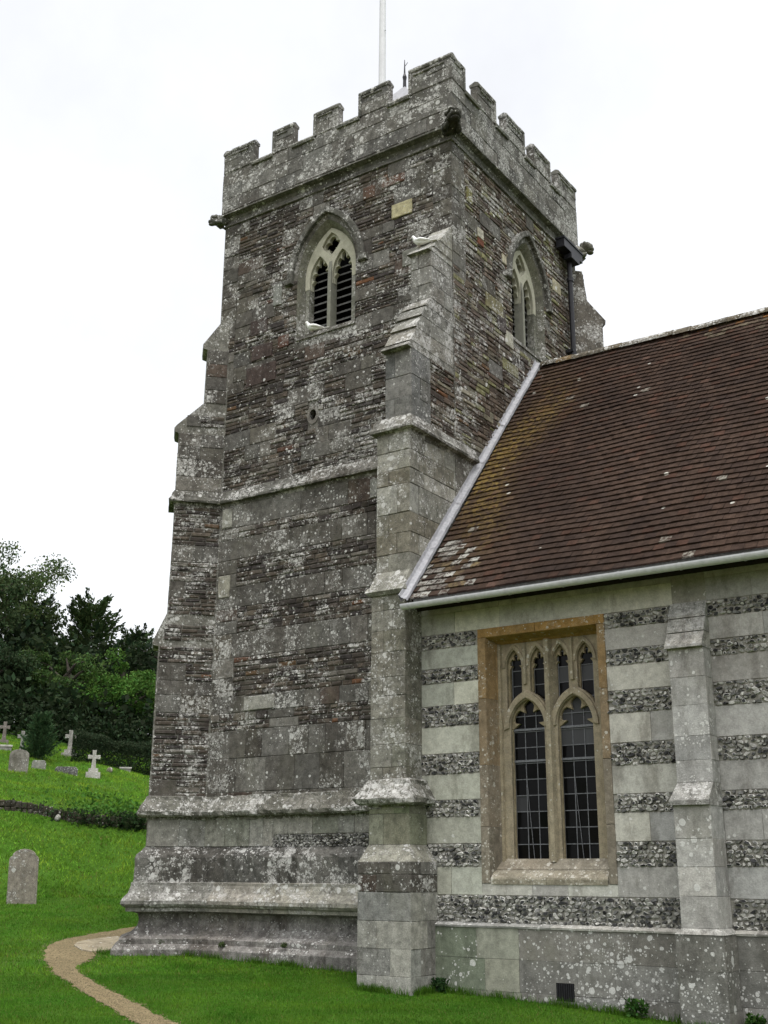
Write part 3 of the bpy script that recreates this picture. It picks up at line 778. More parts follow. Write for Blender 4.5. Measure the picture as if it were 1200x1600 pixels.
for q in range(12):
    a, b = q*math.pi/6, (q+1)*math.pi/6
    P = lambda a, d, r: frA.p(hole_u+r*math.cos(a), hole_z+r*1.35*math.sin(a), d)
    mb.add([P(a, 0.006, .15), P(b, .006, .15), P(b, .006, hole_r), P(a, .006, hole_r), P(a, -.3, hole_r), P(b, -.3, hole_r)], [(0, 1, 2, 3), (3, 2, 5, 4)], (.14, .13, .115, .5))
mb.build('putlog_hole', M['tower'], church)

# parapet: low wall, merlons with moulded copings
par = MB(); x0, x1, y0, y1 = -15.72, -9.70, 16.58, 22.37; th = .38; ZB, ZE, ZT = 15.70, 16.78, 17.34
GREYP = [(.110, .106, .096), (.123, .119, .107), (.096, .092, .083), (.136, .132, .119)]
par.box(x0, x1, y0+.012, y0+th, ZB, ZE-.06, MORT); par.box(x1-th, x1-.012, y0+th, y1-th, ZB, ZE-.06, MORT)
par.box(x0, x1, y1-th, y1-.012, ZB, ZE-.06, MORT); par.box(x0+.012, x0+th, y0+th, y1-th, ZB, ZE-.06, MORT)
frPs = Fr((0, y0, 0), (1, 0, 0)); frPe = Fr((x1, 0, 0), (0, 1, 0)); frPw = Fr((x0, 0, 0), (0, -1, 0)); frPn = Fr((0, y1, 0), (-1, 0, 0))
def gcol(u, v, c): return jcol(random.choice(GREYP), .15, U_(.5, 1.1))
MER = {'s': (frPs, [(-15.70, -14.84), (-14.28, -13.72), (-13.14, -12.50), (-11.95, -11.22), (-10.70, x1-.002)], x0, x1),
       'e': (frPe, [(y0+.002, 17.08), (17.64, 18.37), (18.88, 19.68), (20.16, 20.95), (21.42, y1)], y0, y1),
       'w': (frPw, [(-y1, -21.6), (-20.8, -20.3), (-19.5, -19.0), (-18.2, -17.7), (-17.1, -y0-.002)], -y1, -y0),
       'n': (frPn, [(9.72, 10.4), (11.2, 11.7), (12.4, 12.9), (13.6, 14.1), (14.9, 15.70)], 9.72, 15.70)}
for key, (fr, ml, ua, ub) in MER.items():
    courses(par, fr, ua, ub, [15.72, 16.05, 16.40, ZE-.07], ['ash']*3, colfn=gcol)
    for (a, b), (c, d) in zip(ml[:-1], ml[1:]):
        prism(par, fr, [(-th-.03, ZE-.10), (.05, ZE-.12), (.065, ZE-.07), (.04, ZE-.02), (-.12, ZE+.03), (-th-.03, ZE-.02)], b-.02, c+.02, jcol((.13, .13, .112), .15, .8))
    for a, b in ml: prism(par, fr, [(-th+.004, ZE-.06), (-.010, ZE-.06), (-.010, ZE), (-th+.004, ZE)], a+.004, b-.004, MORT)
parapet = par.build('parapet', M['tower'], church)
for key, (fr, ml, ua, ub) in MER.items():
    for i, (a, b) in enumerate(ml):
        m_ = MB(); dz = U_(-.02, .02)
        a_, b_ = (a+th, b-th) if key in 'ewn' and i in (0, 4) and False else (a, b)
        if key in 'ew' and i == 0: a_ = a+(th if key == 'e' else 0)
        tm = .17
        prism(m_, fr, [(-tm, ZE-.05), (-.012, ZE-.05), (-.012, ZT-.05), (-tm, ZT-.05)], a, b, MORT)
        row(m_, fr, a, b, ZE-.03, ZE+.26, 'ash', colfn=gcol); row(m_, fr, a, b, ZE+.26, ZT-.08, 'ash', colfn=gcol)
        frb = Fr(fr.p(0, 0, -tm), -fr.U); row(m_, frb, -b, -a, ZE-.03, ZT-.05, 'ash', colfn=gcol)
        cc = jcol((.115, .113, .098), .15, .9)
        nseg = max(2, int((b-a)/.2)); us = [a-.01+(b-a+.02)*q/nseg for q in range(nseg+1)]
        for u0_, u1_ in zip(us[:-1], us[1:]):
            z_ = dz+U_(-.012, .012)
            prism(m_, fr, [(-tm-.02, ZT-.08+z_), (.022, ZT-.10+z_), (.034, ZT-.06+z_), (.02, ZT-.015+z_), (-.06, ZT+.03+z_), (-tm-.03, ZT-.02+z_)], u0_, u1_, jcol(cc[:3], .08, .9))
        rolls = {'s': [(a-.01, a+.06)], 'e': [(b-.06, b+.01)], 'w': [(b-.06, b+.01)], 'n': [(b-.06, b+.01)]}[key]
        for e0, e1 in rolls:
            if (e0 < ua+.05 and key in 's') or (e1 > ub-.05): continue
            prism(m_, fr, [(-.10, ZE-.05), (.03, ZE-.05), (.03, ZT-.09), (-.10, ZT-.09)], e0, e1, cc)
        # drip of the sunk panel on the face
        if b-a > .45: prism(m_, fr, [(.002, ZT-.19), (.032, ZT-.17), (.032, ZT-.145), (.002, ZT-.13)], a+.10, b-.16, cc)
        m_.build('merlon', M['tower'], parapet)

# gargoyles
from mathutils import noise as mnoise
import bmesh
def lump(mb, c, r, col_, amp=.25, freq=5.0, sub=3):
    bm = bmesh.new(); bmesh.ops.create_icosphere(bm, subdivisions=sub, radius=1.0)
    c = Vector(c); vs = []
    for v in bm.verts:
        p = Vector((v.co.x*r[0], v.co.y*r[1], v.co.z*r[2]))+c
        p += v.co*(mnoise.noise(p*freq)*amp*min(r))
        vs.append(p)
    mb.add(vs, [tuple(x.index for x in f.verts) for f in bm.faces], col_); bm.free()
def gargoyle(base, d, c, big=1.0, up=.1):
    mb = MB(); b = Vector(base); d = Vector((d[0], d[1], 0)).normalized(); z = Vector((0, 0, 1)); sd = Vector((-d.y, d.x, 0))
    P = lambda o, s, u: b+d*o*big+sd*s*big+z*u*big
    lump(mb, P(.0, 0, .0), (.20*big, .20*big, .20*big), c, .5, 6); lump(mb, P(.17, 0, .02), (.17*big, .17*big, .15*big), c, .5, 7)
    lump(mb, P(.33, 0, .05+up), (.17*big, .17*big, .15*big), c, .55, 8); lump(mb, P(.33, 0, .15+up), (.16*big, .16*big, .09*big), c, .7, 9)
    lump(mb, P(.45, 0, .02+up), (.11*big, .11*big, .07*big), c, .5, 8); lump(mb, P(.43, 0, -.08+up), (.10*big, .10*big, .05*big), c, .5, 8)
    for s in (-1, 1):
        lump(mb, P(.27, .15*s, .13+up), (.06*big, .06*big, .07*big), c, .7, 9, sub=2); lump(mb, P(.44, .075*s, .10+up), (.032*big, .032*big, .04*big), (.22, .22, .2, .2), .3, sub=2)
        tube(mb, [P(.06, .15*s, -.12), P(.18, .17*s, -.15), P(.30, .12*s, -.08)], [.075*big, .065*big, .04*big], 7, c)
    return mb
g_ = gargoyle((-9.76, 16.60, 15.62), (1, -1), (.040, .039, .031, .3), .85, .02).build('gargoyle', M['tower'], church, smooth=True); g_['label'] = 'big dark mossy gargoyle at the near tower corner'
gargoyle((-15.66, 16.63, 15.58), (-1, -.55), (.11, .11, .098, .6), .68, -.05).build('gargoyle', M['tower'], church, smooth=True)
gargoyle((-9.74, 22.28, 15.58), (1, .6), (.15, .145, .12, .8), .8).build('gargoyle', M['tower'], church, smooth=True)
# north-east diagonal buttress
frN = Fr((-9.78, 22.3, 0), (-.70711, .70711, 0)); mb = MB()
prism(mb, frN, [(-.8, 8.0), (.47, 8.0), (.47, 13.62), (.54, 13.64), (.55, 13.74), (.13, 14.2), (.04, 14.95), (-.8, 14.95)], -.33, .30, (.105, .095, .08, .9))
frNs = Fr((-9.78+.3*.70711, 22.3-.3*.70711, 0), (.70711, .70711, 0))
mixed(mb, frNs, -.1, .46, 11.0, 13.6, .4, None, 'brub'); mixed(mb, frNs, -.2, .2, 13.6, 14.1, .4, None, 'brub'); mixed(mb, frNs, -.2, .08, 14.1, 14.9, .4, None, 'brub')
tag(mb.build('buttress', M['tower'], church), 'far diagonal buttress rising behind the roof ridge')
# rainwater hopper and downpipe
mb = MB()
tube(mb, [(-9.63, 21.66, 15.15), (-9.63, 21.66, 11.6)], .058, 10)
for z in (14.6, 12.72): tube(mb, [(-9.63, 21.66, z), (-9.63, 21.66, z-.09)], .078, 10)
mb.box(-9.78, -9.60, 21.56, 21.76, 12.74, 12.80)
dp = mb.build('downpipe', M['black_iron'], church)
mb = MB(); mb.box(-9.70, -9.50, 21.15, 22.12, 15.16, 15.37); mb.box(-9.72, -9.48, 21.13, 22.14, 15.37, 15.41); mb.box(-9.66, -9.47, 21.45, 21.88, 15.0, 15.12)
mb.build('hopper_head', M['black_iron'], dp)
# little lead cap roof behind the parapet, with a finial
mb = MB(); cx, cy = -12.72, 19.5
mb.add([(cx-2, cy-2, 16.9), (cx+2, cy-2, 16.9), (cx+2, cy+2, 16.9), (cx-2, cy+2, 16.9), (cx, cy, 19.75)], [(0, 1, 4), (1, 2, 4), (2, 3, 4), (3, 0, 4)], (.1, .1, .1, .1))
mb.box(cx-2, cx+2, cy-2, cy+2, 16.05, 16.898)
cap = mb.build('cap_roof', M['lead'], church)
mb = MB(); tube(mb, [(cx, cy, 19.5), (cx, cy, 19.9), (cx, cy, 20.0), (cx, cy, 20.1), (cx, cy, 20.5)], [.05, .04, .055, .022, .008], 8); tube(mb, [(cx, cy, 20.3), (cx+.12, cy-.05, 20.34)], .007, 5)
mb.build('finial', M['black_iron'], cap)
# flagpole on the tower roof
fp = empty('flagpole', (-13.72, 20.0, 16.05), 'tall white flagpole standing on the tower roof behind the battlements', 'flagpole')
mb = MB(); tube(mb, [(-13.72, 20.0, 16.05), (-13.72, 20.0, 20), (-13.72, 20.0, 28.5)], [.10, .095, .06], 12); mb.build('pole', M['pole'], fp)
mb = MB(); tube(mb, [(-13.72, 20, 22.1), (-13.72, 20, 22.13)], .085, 12); tube(mb, [(-13.72, 20, 22.11), (-13.60, 19.97, 22.13)], .008, 5); mb.build('cleat', M['lead'], fp)
mb = MB(); lump(mb, (-13.72, 20, 28.58), (.1, .1, .1), (.5, .5, .5, .1), .02); mb.build('pole_ball', M['pole'], fp, smooth=True)

# ------------------------------------------------------------------ nave
XE2 = 6.5
WL, WR, WB, WT = -8.75, -6.62, 1.50, 5.29
mb = MB()
plate(mb, frV, [(-9.9, -.6), (XE2, -.6), (XE2, 5.98), (-9.9, 5.98)], [[(-8.63, 1.56), (-6.73, 1.56), (-6.73, 5.15), (-8.63, 5.15)]], -.6, -.012, NMORT)
mb.box(XE2-.4, XE2-.001, yV+.6, 24.7, -.6, 5.98, NMORT); mb.box(-9.7, XE2-.4, 24.1, 24.7, -.6, 5.98, NMORT)
mb.add([(XE2-.01, yV, 5.98), (XE2-.01, 24.7, 5.98), (XE2-.01, 20.1, 11.75), (XE2-.4, yV, 5.98), (XE2-.4, 24.7, 5.98), (XE2-.4, 20.1, 11.75)], [(0, 1, 2), (3, 5, 4), (0, 2, 5, 3), (1, 4, 5, 2)], NMORT)
BANDS = [(.95, 1.34, 'f'), (1.34, 1.73, 'a'), (1.73, 2.07, 'f'), (2.07, 2.45, 'a'), (2.45, 2.71, 'f'), (2.71, 3.09, 'a'), (3.09, 3.41, 'f'), (3.41, 3.82, 'a'), (3.82, 4.15, 'f'), (4.15, 4.50, 'a'), (4.50, 4.74, 'f'), (4.74, 5.05, 'a'), (5.05, 5.29, 'f'), (5.29, 5.62, 'a'), (5.62, 5.96, 'a')]
fl = MB()
def ncol(u, v, c):
    if u < -8.7: return (c[0]*.97, c[1]*1.0, c[2]*.95, .04)
    return jcol(random.choice(NAVE+NAVEG if u < -6 else NAVEG), .08, U_(.02, .22))
for a, b, k in BANDS:
    def op(va, vb): return [(WL-.0, WR+.0)] if vb > WB+.05 and va < WT-.02 else []
    if k == 'a':
        if a < WB < b:
            row(mb, frV, -9.79, XE2, a, WB-.0, 'nave', [(-5.57, -5.08)], ncol) if False else None
            for s0, s1 in ((-9.79, WL), (WR, -5.57), (-5.08, XE2)): row(mb, frV, s0, s1, a, b, 'nave', (), ncol)
            row(mb, frV, WL, WR, a, WB, 'nave', (), ncol)
        else:
            for s0, s1 in segs(-9.79, XE2, op(a, b)+[(-5.57, -5.08)]): row(mb, frV, s0, s1, a, b, 'nave', (), ncol)
    else:
        for s0, s1 in segs(-9.79, XE2, op(a, b)+[(-5.57, -5.08)]):
            # beyond the picture's edge the flintwork goes on a little
            flints(fl, frV, s0, min(s1, 1.0), a+.005, b-.005)
nw = mb.build('nave_wall', M['ashlar'], church)
tag(fl.build('flint_bands', M['flint'], nw), 'bands of knapped black and white flint')
# plinth of the nave
mb = MB(); yP = 15.42; frP = Fr((0, yP, 0), (1, 0, 0))
mb.box(-9.60, XE2, yP+.012, yV, -.6, .90, NMORT)
def pcol(u, v, c):
    if u < -8.9: return jcol((.165, .185, .135), .12, .2)
    if u < -8.0: return jcol((.235, .24, .195), .10, .15)
    return jcol(random.choice([(.165, .16, .145), (.185, .18, .165), (.15, .145, .13)]), .10, U_(1.2, 1.8) if -8.0 < u < -5.6 else U_(.3, .8))
for a, b in ((-.5, .05), (.05, .48), (.48, .90)): row(mb, frP, -9.58, XE2, a, b, 'nave', [(-5.63, -5.01)], pcol)
sweep(mb, [(-9.60, yP), (XE2, yP)], [(-.02, .89), (.02, .895), (.025, .92), (-.09, .965)], [(.30, .295, .27), (.26, .255, .235)], al=1.6, stone=.9, jit=.003)
mb.build('nave_plinth', M['nave_plinth'], church)
# air brick: a flat dark plate paints the shade of its openings
mb = MB(); mb.box(-7.57, -7.30, yP-.006, yP+.02, -.02, .21, (.01, .01, .01, 0)); av = mb.build('air_vent', M['dark'], church)
mb = MB()
for k in range(8): mb.box(-7.555+k*.033, -7.542+k*.033, yP-.014, yP-.006, -.01, .20)
mb.build('grille', M['black_iron'], av)
# nave buttress
mb = MB(); ws = MB()
bl, br = -5.57, -5.08
def nst(l, r_, yf, z0, z1, zs, al=.3, pal=NAVEG):
    mb.box(l+.012, r_-.012, yf+.012, yV+.02, z0, z1, NMORT)
    fF = Fr((0, yf, 0), (1, 0, 0)); fR = Fr((r_, 0, 0), (0, 1, 0)); fL = Fr((l, 0, 0), (0, -1, 0)); fl_ = False
    cf = lambda u, v, c: jcol(random.choice(pal), .08, al*U_(.6, 1.2))
    for a, b in zip(zs[:-1], zs[1:]):
        row(mb, fF, l, r_, a, b, 'nave', colfn=cf, firstw=(r_-l)*.55 if fl_ else r_-l)
        row(mb, fR, yf, yV, a, b, 'nave', colfn=cf, firstw=yV-yf); row(mb, fL, -yV, -yf, a, b, 'nave', colfn=cf, firstw=yV-yf)
        fl_ = not fl_
nst(-5.63, -5.01, 14.92, -.6, .92, [-.5, .02, .48, .92], .8, [(.16, .155, .14), (.145, .14, .125)])
frustum(ws, (-5.64, -5.0, 14.91, yV), .915, (bl, br, 14.99, yV), .985, (.30, .295, .27, 1.6))
nst(bl, br, 14.99, .93, 2.52, [.985, 1.37, 1.73, 2.08, 2.52], .25)
frustum(ws, (bl-.03, br+.01, 14.93, yV), 2.50, (bl-.03, br+.01, 14.93, yV), 2.56, (.22, .215, .2, .8))
frustum(ws, (bl-.03, br+.01, 14.93, yV), 2.56, (bl, br, 15.2, yV), 2.80, (.24, .235, .215, 1.3))
nst(bl, br, 15.2, 2.76, 4.66, [2.8, 3.09, 3.41, 3.82, 4.2, 4.62], 1.0)
for i, (ya, za, yb, zb) in enumerate(((15.12, 4.60, 15.27, 4.83), (15.255, 4.84, 15.37, 5.05), (15.355, 5.06, 15.495, 5.30))):
    frustum(ws, (bl-.025, br+.012, ya, yV), za, (bl-.025, br+.012, ya+.004, yV), za+.035, (.30, .29, .27, .7))
    frustum(ws, (bl-.025, br+.012, ya+.004, yV), za+.035, (bl-.025, br+.012, yb, yV), zb, jcol((.30, .295, .27), .08, 1.0))
nb = mb.build('buttress', M['nave_plinth'], church); tag(nb, 'low nave buttress with three pale sloping weathering slabs')
for piece in pieces(ws): piece.build('weathering', M['plinth'], nb)

# nave window
wx = -7.69
mb = MB()
def ocol(z, k=.1):
    t = max(0.0, min(1.0, (z-2.2)/3.0))
    a = (.175, .152, .118); b = (.285, .175, .065)
    return jcol(tuple(p+(q-p)*t for p, q in zip(a, b)), k, U_(.3, .9))
zj = [1.50, 2.3, 3.2, 4.2, 5.15]
for a, b in zip(zj[:-1], zj[1:]):
    block(mb, frV, WL, -8.615, a+.003, b-.003, .012, .006, ocol(a), .001); block(mb, frV, -6.745, WR, a+.003, b-.003, .012, .006, ocol(a), .001)
    for s, (u0, u1, u2, u3) in ((1, (-8.617, -8.607, -8.56, -8.535)), (-1, (-6.743, -6.753, -6.80, -6.825))):
        c = ocol(a)
        pr = [(u0, .008), (u1, -.02), (u1+.004*s, -.05), (u2, -.24), (u2+.012*s, -.25), (u3, -.29), (u3, -.46)]
        vs = [frV.p(u, z, n) for z in (a+.002, b-.002) for u, n in pr]; k = len(pr)
        mb.add(vs, [(q, q+1, k+q+1, k+q) for q in range(k-1)], c)
for a, b in ((WL, -7.75), (-7.75, WR)): block(mb, frV, a+.003, b-.003, 5.152, WT, .012, .006, ocol(5.3), .001)
c = ocol(5.2); pr = [(5.152, .008), (5.142, -.02), (5.138, -.05), (5.10, -.24), (5.09, -.25), (5.07, -.29), (5.07, -.46)]; k = len(pr)
mb.add([frV.p(u, z, n) for u in (-8.63, -6.73) for z, n in pr], [(q, q+1, k+q+1, k+q) for q in range(k-1)], c)
win = mb.build('nave_window', M['frame'], church); tag(win, 'square-headed nave window in an ochre stone surround')
mb = MB()
for a, b in ((-8.60, -7.7), (-7.7, -6.76)):
    for prof, cc in (([(-.5, 1.49), (.012, 1.49), (.018, 1.56), (.01, 1.585), (-.13, 1.69), (-.5, 1.69)], (.22, .195, .145, 1.5)), ([(-.5, 1.69), (-.14, 1.695), (-.145, 1.71), (-.30, 1.85), (-.5, 1.85)], (.22, .195, .15, 1.4))):
        prism(mb, frV, prof, a+.002, b-.002, jcol(cc[:3], .08, cc[3]))
mb.build('sill', M['frame'], win)
tr = MB(); FC = (.275, .235, .165, .5)
def extr(x, c_, hw=.375, sp=3.80, ap=4.30): return sp + math.sqrt(max(0, ((hw*hw+(ap-sp)**2)/(2*hw))**2-(abs(x-c_)+((hw*hw+(ap-sp)**2)/(2*hw))-hw)**2))
def upper(cu, cl, hw, sp, ap, cusp=None):
    us = np.linspace(cu+hw, cu-hw, 6)
    bot = [(float(u), extr(float(u), cl)+.015) for u in us]
    top = arch_pts(cu, hw, sp, ap, 8) if not cusp else cusped(cu, hw, 0, sp, ap, 3, cusp, 8)[1:-1]
    return bot+top
mains = [wx-.395, wx+.395]; ups = [(wx-.597, mains[0]), (wx-.193, mains[0]), (wx+.193, mains[1]), (wx+.597, mains[1])]
outl = [(-8.56, 1.70), (-6.80, 1.70), (-6.80, 5.09), (-8.56, 5.09)]
plate(tr, frV, outl, [light_poly(m, .298, 1.78, 3.80, 4.20, 12) for m in mains]+[upper(u, m, .142, 4.72, 4.985) for u, m in ups], -.36, -.30, FC, .014)
plate(tr, frV, outl, [cusped(m, .290, 1.78, 3.78, 4.19, 3, .115) for m in mains]+[upper(u, m, .118, 4.70, 4.94, .05) for u, m in ups], -.45, -.37, (.27, .225, .145, .3), .010)
for m in mains:
    o1 = arch_pts(m, .375, 3.75, 4.30, 12); i1 = arch_pts(m, .312, 3.77, 4.22, 12)
    plate(tr, frV, o1+i1[::-1], [], -.31, -.265, FC, .012)
for u, m in ups:
    o1 = arch_pts(u, .185, 4.70, 5.055, 8); i1 = arch_pts(u, .150, 4.71, 5.0, 8)
    plate(tr, frV, o1+i1[::-1], [], -.31, -.28, FC, .008)
tr.build('tracery', M['frame'], win)
def shaft(name, u, z0, z1, wb, wf, n0, n1):
    m_ = MB(); L = n1-n0
    sec = [(u-wb, n0), (u-wb, n0+L*.25), (u-wf, n1), (u+wf, n1), (u+wb, n0+L*.25), (u+wb, n0)]
    vs = [frV.p(a, z, n) for z in (z0, z1) for a, n in sec]; k = 6
    m_.add(vs, [(q, (q+1) % k, k+(q+1) % k, k+q) for q in range(k)]+[tuple(range(k))[::-1], tuple(range(k, 2*k))], jcol((.27, .235, .165), .06, .5))
    m_.build(name, M['frame'], win)
shaft('mullion', wx, 1.80, 5.07, .098, .035, -.45, -.215)
for s in (-1, 1): shaft('mullion', wx+s*.395, 4.42, 5.05, .048, .02, -.44, -.255)
for s, u in ((1, -8.52), (-1, -6.84)): shaft('jamb_shaft', u, 1.80, 5.07, .05, .02, -.45, -.25)
# leaded glass: panes in a grid of cames
ND = -.425
for li, m in enumerate(mains):
    gl = MB(); cm = MB()
    xs = np.linspace(m-.285, m+.285, 4)
    zs2 = [1.80, 2.0]+[2.0+.232*k for k in range(1, 14)]
    zs2 = [1.82+.236*k for k in range(14)]+[5.06]
    for a, b in zip(zs2[:-1], zs2[1:]):
        for q in range(3):
            tx, tz = U_(-.006, .006), U_(-.006, .006)
            gx_ = .004 if not (li == 1 and 3.3 < a < 4.1) and random.random() > .06 else U_(.035, .075)  # paler panes have sky reflection painted into their tint
            rg = U_(0, .25) if gx_ < .01 else U_(.5, 1.0)
            gl.add([frV.p(xs[q], a, ND-tx-tz), frV.p(xs[q+1], a, ND+tx-tz), frV.p(xs[q+1], b, ND+tx+tz), frV.p(xs[q], b, ND-tx+tz)], [(0, 1, 2, 3)], (gx_, gx_*1.02, gx_*1.08, rg))
    for x in xs: prism(cm, frV, [(ND-.004, 1.8), (ND+.012, 1.8), (ND+.012, 5.06), (ND-.004, 5.06)], x-.0055, x+.0055, (.1, .1, .1, .1))
    for z in zs2: prism(cm, frV, [(ND-.004, z-.006), (ND+.011, z-.006), (ND+.011, z+.006), (ND-.004, z+.006)], m-.29, m+.29, (.1, .1, .1, .1))
    tube(cm, [frV.p(m-.10, 3.2, ND+.013), frV.p(m-.06, 2.6, ND+.015), frV.p(m+.0, 1.82, ND+.013)], .005, 5)
    gs = gl.build('leaded_glass', M['glass'], win)
    cm.build('lead_came', M['came'], gs)
for m in mains:
    for z in (3.27, 3.74):
        sb = MB(); prism(sb, frV, [(ND+.01, z-.016), (ND+.035, z-.016), (ND+.035, z+.016), (ND+.01, z+.016)], m-.285, m+.285, (.1, .1, .1, .1)); sb.build('saddle_bar', M['came'], win)

# nave roof
EY, EZ, RY, RZ = 14.98, 5.78, 20.1, 11.82
SL = math.hypot(RY-EY, RZ-EZ)
frR = Fr((0, EY, EZ), (1, 0, 0), (0, (RY-EY)/SL, (RZ-EZ)/SL))
mb = MB(); lic = []
NR = 50; gz = SL/NR
def add_tile(vs, fs, c, lc):
    mb.add(vs, fs, c); lic.extend([lc]*len(fs))
for i in range(NR):
    u = -9.66 - (.09 if i % 2 else 0)
    v = i*gz
    ro = U_(-.004, .004)
    while u < XE2+.3:
        w = .172+U_(-.004, .004)
        a, b = max(u, -9.66)+.002, u+w-.002
        if b-a > .03:
            sag = .025*math.sin(u*.9+.5)*math.sin(math.pi*v/SL)+.012*math.sin(u*2.3+v)-.10*math.sin(math.pi*min(1, (u+9.66)/14))*(v/SL)
            n0 = .043+U_(-.003, .004)+sag; n1 = .012+sag; dv = U_(-.006, .006)+ro+.006*math.sin(u*1.7+i)
            tw = U_(-.004, .004)
            t = random.random()
            c = (.046, .031, .024) if t < .7 else ((.039, .027, .022) if t < .9 else ((.055, .032, .024) if t < .985 else (.070, .044, .034)))
            # lichens by place: ochre near the verge and the ridge, white at the foot of the verge
            du = a+9.66; al = 0.0; lc = (.15, .105, .035, 1)
            f1 = math.exp(-((du-.35-.3*math.sin(v*1.3))/.45)**2)*math.exp(-((v-3.9)/2.2)**2); al = 1.15*f1*U_(.3, 1.3)
            f2 = math.exp(-(du/.9)**2)*math.exp(-(v/1.3)**2)
            if f2*U_(.1, 1.5) > .28: al = U_(.3, 1.0); lc = (.30, .295, .265, 1) if random.random() < .75 else (.13, .10, .055, 1)
            f3 = math.exp(-((SL-v)/.7)**2)*ss(1.5, 5, du)
            if f3*U_(.2, 1.4) > .55: al = U_(.3, 1.0); lc = (.25, .115, .03, 1)
            elif f3*U_(.2, 1.4) > .35: al = U_(.3, .7); lc = (.15, .13, .09, 1)
            if random.random() < .005: al = U_(.3, .8); lc = (.28, .27, .23, 1)
            vs = [frR.p(a, v+dv, n0+tw), frR.p(b, v+dv, n0-tw), frR.p(b, v+gz+.03, n1), frR.p(a, v+gz+.03, n1), frR.p(a, v+dv, n0+tw-.03), frR.p(b, v+dv, n0-tw-.03)]
            add_tile(vs, [(0, 1, 2, 3), (4, 5, 1, 0)], (*jcol(c, .10)[:3], min(1, al)), lc)
        u += w
nb0 = len(mb.f)
prism(mb, frR, [(-.26, .02), (-.02, .02), (-.17, SL*.5), (-.17, SL), (-.26, SL)], -9.66, XE2+.3, (.02, .016, .014, 0))
SLn = math.hypot(25.2-RY, RZ-EZ)
frRn = Fr((0, 25.2, EZ), (-1, 0, 0), (0, -(25.2-RY)/SLn, (RZ-EZ)/SLn))
for i in range(25): prism(mb, frRn, [(-.1, i*SLn/25), (.05, i*SLn/25), (.0, (i+1)*SLn/25), (-.1, (i+1)*SLn/25)], -XE2-.3, 9.66, jcol((.075, .036, .025), .2, 0))
lic += [(.2, .2, .2, 1)]*(len(mb.f)-nb0)
roof = mb.build('nave_roof', M['tile'], church, extra=lic)
mb = MB(); u = -9.66
while u < XE2+.2:
    sagz = -.10*math.sin(math.pi*min(1, (u+9.66)/14))
    L = .36; tl = U_(-.008, .008); n = 9
    P = lambda a, uu, r: (uu, RY+math.cos(a)*r, RZ-.055+sagz+math.sin(a)*r*1.05+tl*(1 if uu > u else -1))
    vs = []
    for uu, r in ((u+.003, .135), (u+L-.003, .135), (u+L-.003, .11), (u+.003, .11)):
        vs += [P(math.pi*k/(n-1), uu, r) for k in range(n)]
    fs = [(q*n+k, q*n+k+1, ((q+1) % 4)*n+k+1, ((q+1) % 4)*n+k) for q in range(4) for k in range(n-1)]
    mb.add(vs, fs, jcol(random.choice([(.12, .105, .08), (.10, .085, .06), (.14, .10, .055)]), .2, .9)); u += L
mb.build('ridge_tiles', M['tower'], roof)
# lead flashing up the verge, against the tower
mb = MB(); v = -.06
while v < SL-.05:
    L = min(1.35, SL-v); d = U_(-.004, .004)
    vs = []
    sec = [(-9.795, .02), (-9.79, .155), (-9.772, .16), (-9.762, .11), (-9.73, .08), (-9.69, .066), (-9.685, .02)]
    k = len(sec); k4 = max(2, int(L/.15))
    for q in range(k4+1):
        vv = v+(L+.04)*q/k4; e = .012 if q == 0 else 0
        vs += [frR.p(a+U_(-.002, .002), vv, n+d+e+U_(-.004, .004)) for a, n in sec]
    mb.add(vs, [(q*k+j, q*k+j+1, (q+1)*k+j+1, (q+1)*k+j) for q in range(k4) for j in range(k-1)], (.4, .4, .4, .1))
    v += L
mb.build('verge_flashing', M['lead'], roof)
# eaves board and soffit
mb = MB(); mb.box(-9.62, XE2, 15.0, 15.02, 5.66, 5.80, (.03, .03, .03, .1)); mb.box(-9.62, XE2, 15.02, yV, 5.74, 5.79, (.05, .05, .045, .1))
mb.build('eaves_board', M['wood'], church)
# gutter with brackets
mb = MB(); gr, gyc, gzc = .082, 14.895, 5.695; n = 12
def gpt(x, a, r): return (x, gyc+math.cos(a)*r, gzc+.004*(x+9.7)*.5+math.sin(a)*r)
xs = np.linspace(-9.76, XE2, 30); vs = []
for r in (gr, gr-.008):
    for x in xs: vs += [gpt(x, math.pi+math.pi*k/(n-1), r) for k in range(n)]
off = 30*n; fs = []
for q in range(29):
    for k in range(n-1):
        a = q*n+k; fs.append((a, a+n, a+n+1, a+1)); b = off+a; fs.append((b, b+1, b+n+1, b+n))
for k in (0, n-1):
    for q in range(29): fs.append((q*n+k, off+q*n+k, off+(q+1)*n+k, (q+1)*n+k))
fs.append(tuple(range(n)))
mb.add(vs, fs, (.4, .4, .4, .1))
gut = mb.build('gutter', M['gutter'], church, smooth=False)
x = -9.62
while x < XE2:
    bm_ = MB(); vs = []
    for xx in (x-.012, x+.012): vs += [gpt(xx, math.pi+math.pi*k/(n-1), gr+.007) for k in range(n)]
    vs += [gpt(xx, a, gr-.002) for xx in (x-.012, x+.012) for a in (math.pi, 2*math.pi)]
    bm_.add(vs, [(k, n+k, n+k+1, k+1) for k in range(n-1)], (.4, .4, .4, .1))
    bm_.box(x-.01, x+.01, gyc-.072, gyc+.1, gzc+.004*(x+9.7)*.5, gzc+.004*(x+9.7)*.5+.006)
    bm_.build('bracket', M['gutter'], gut); x += .885

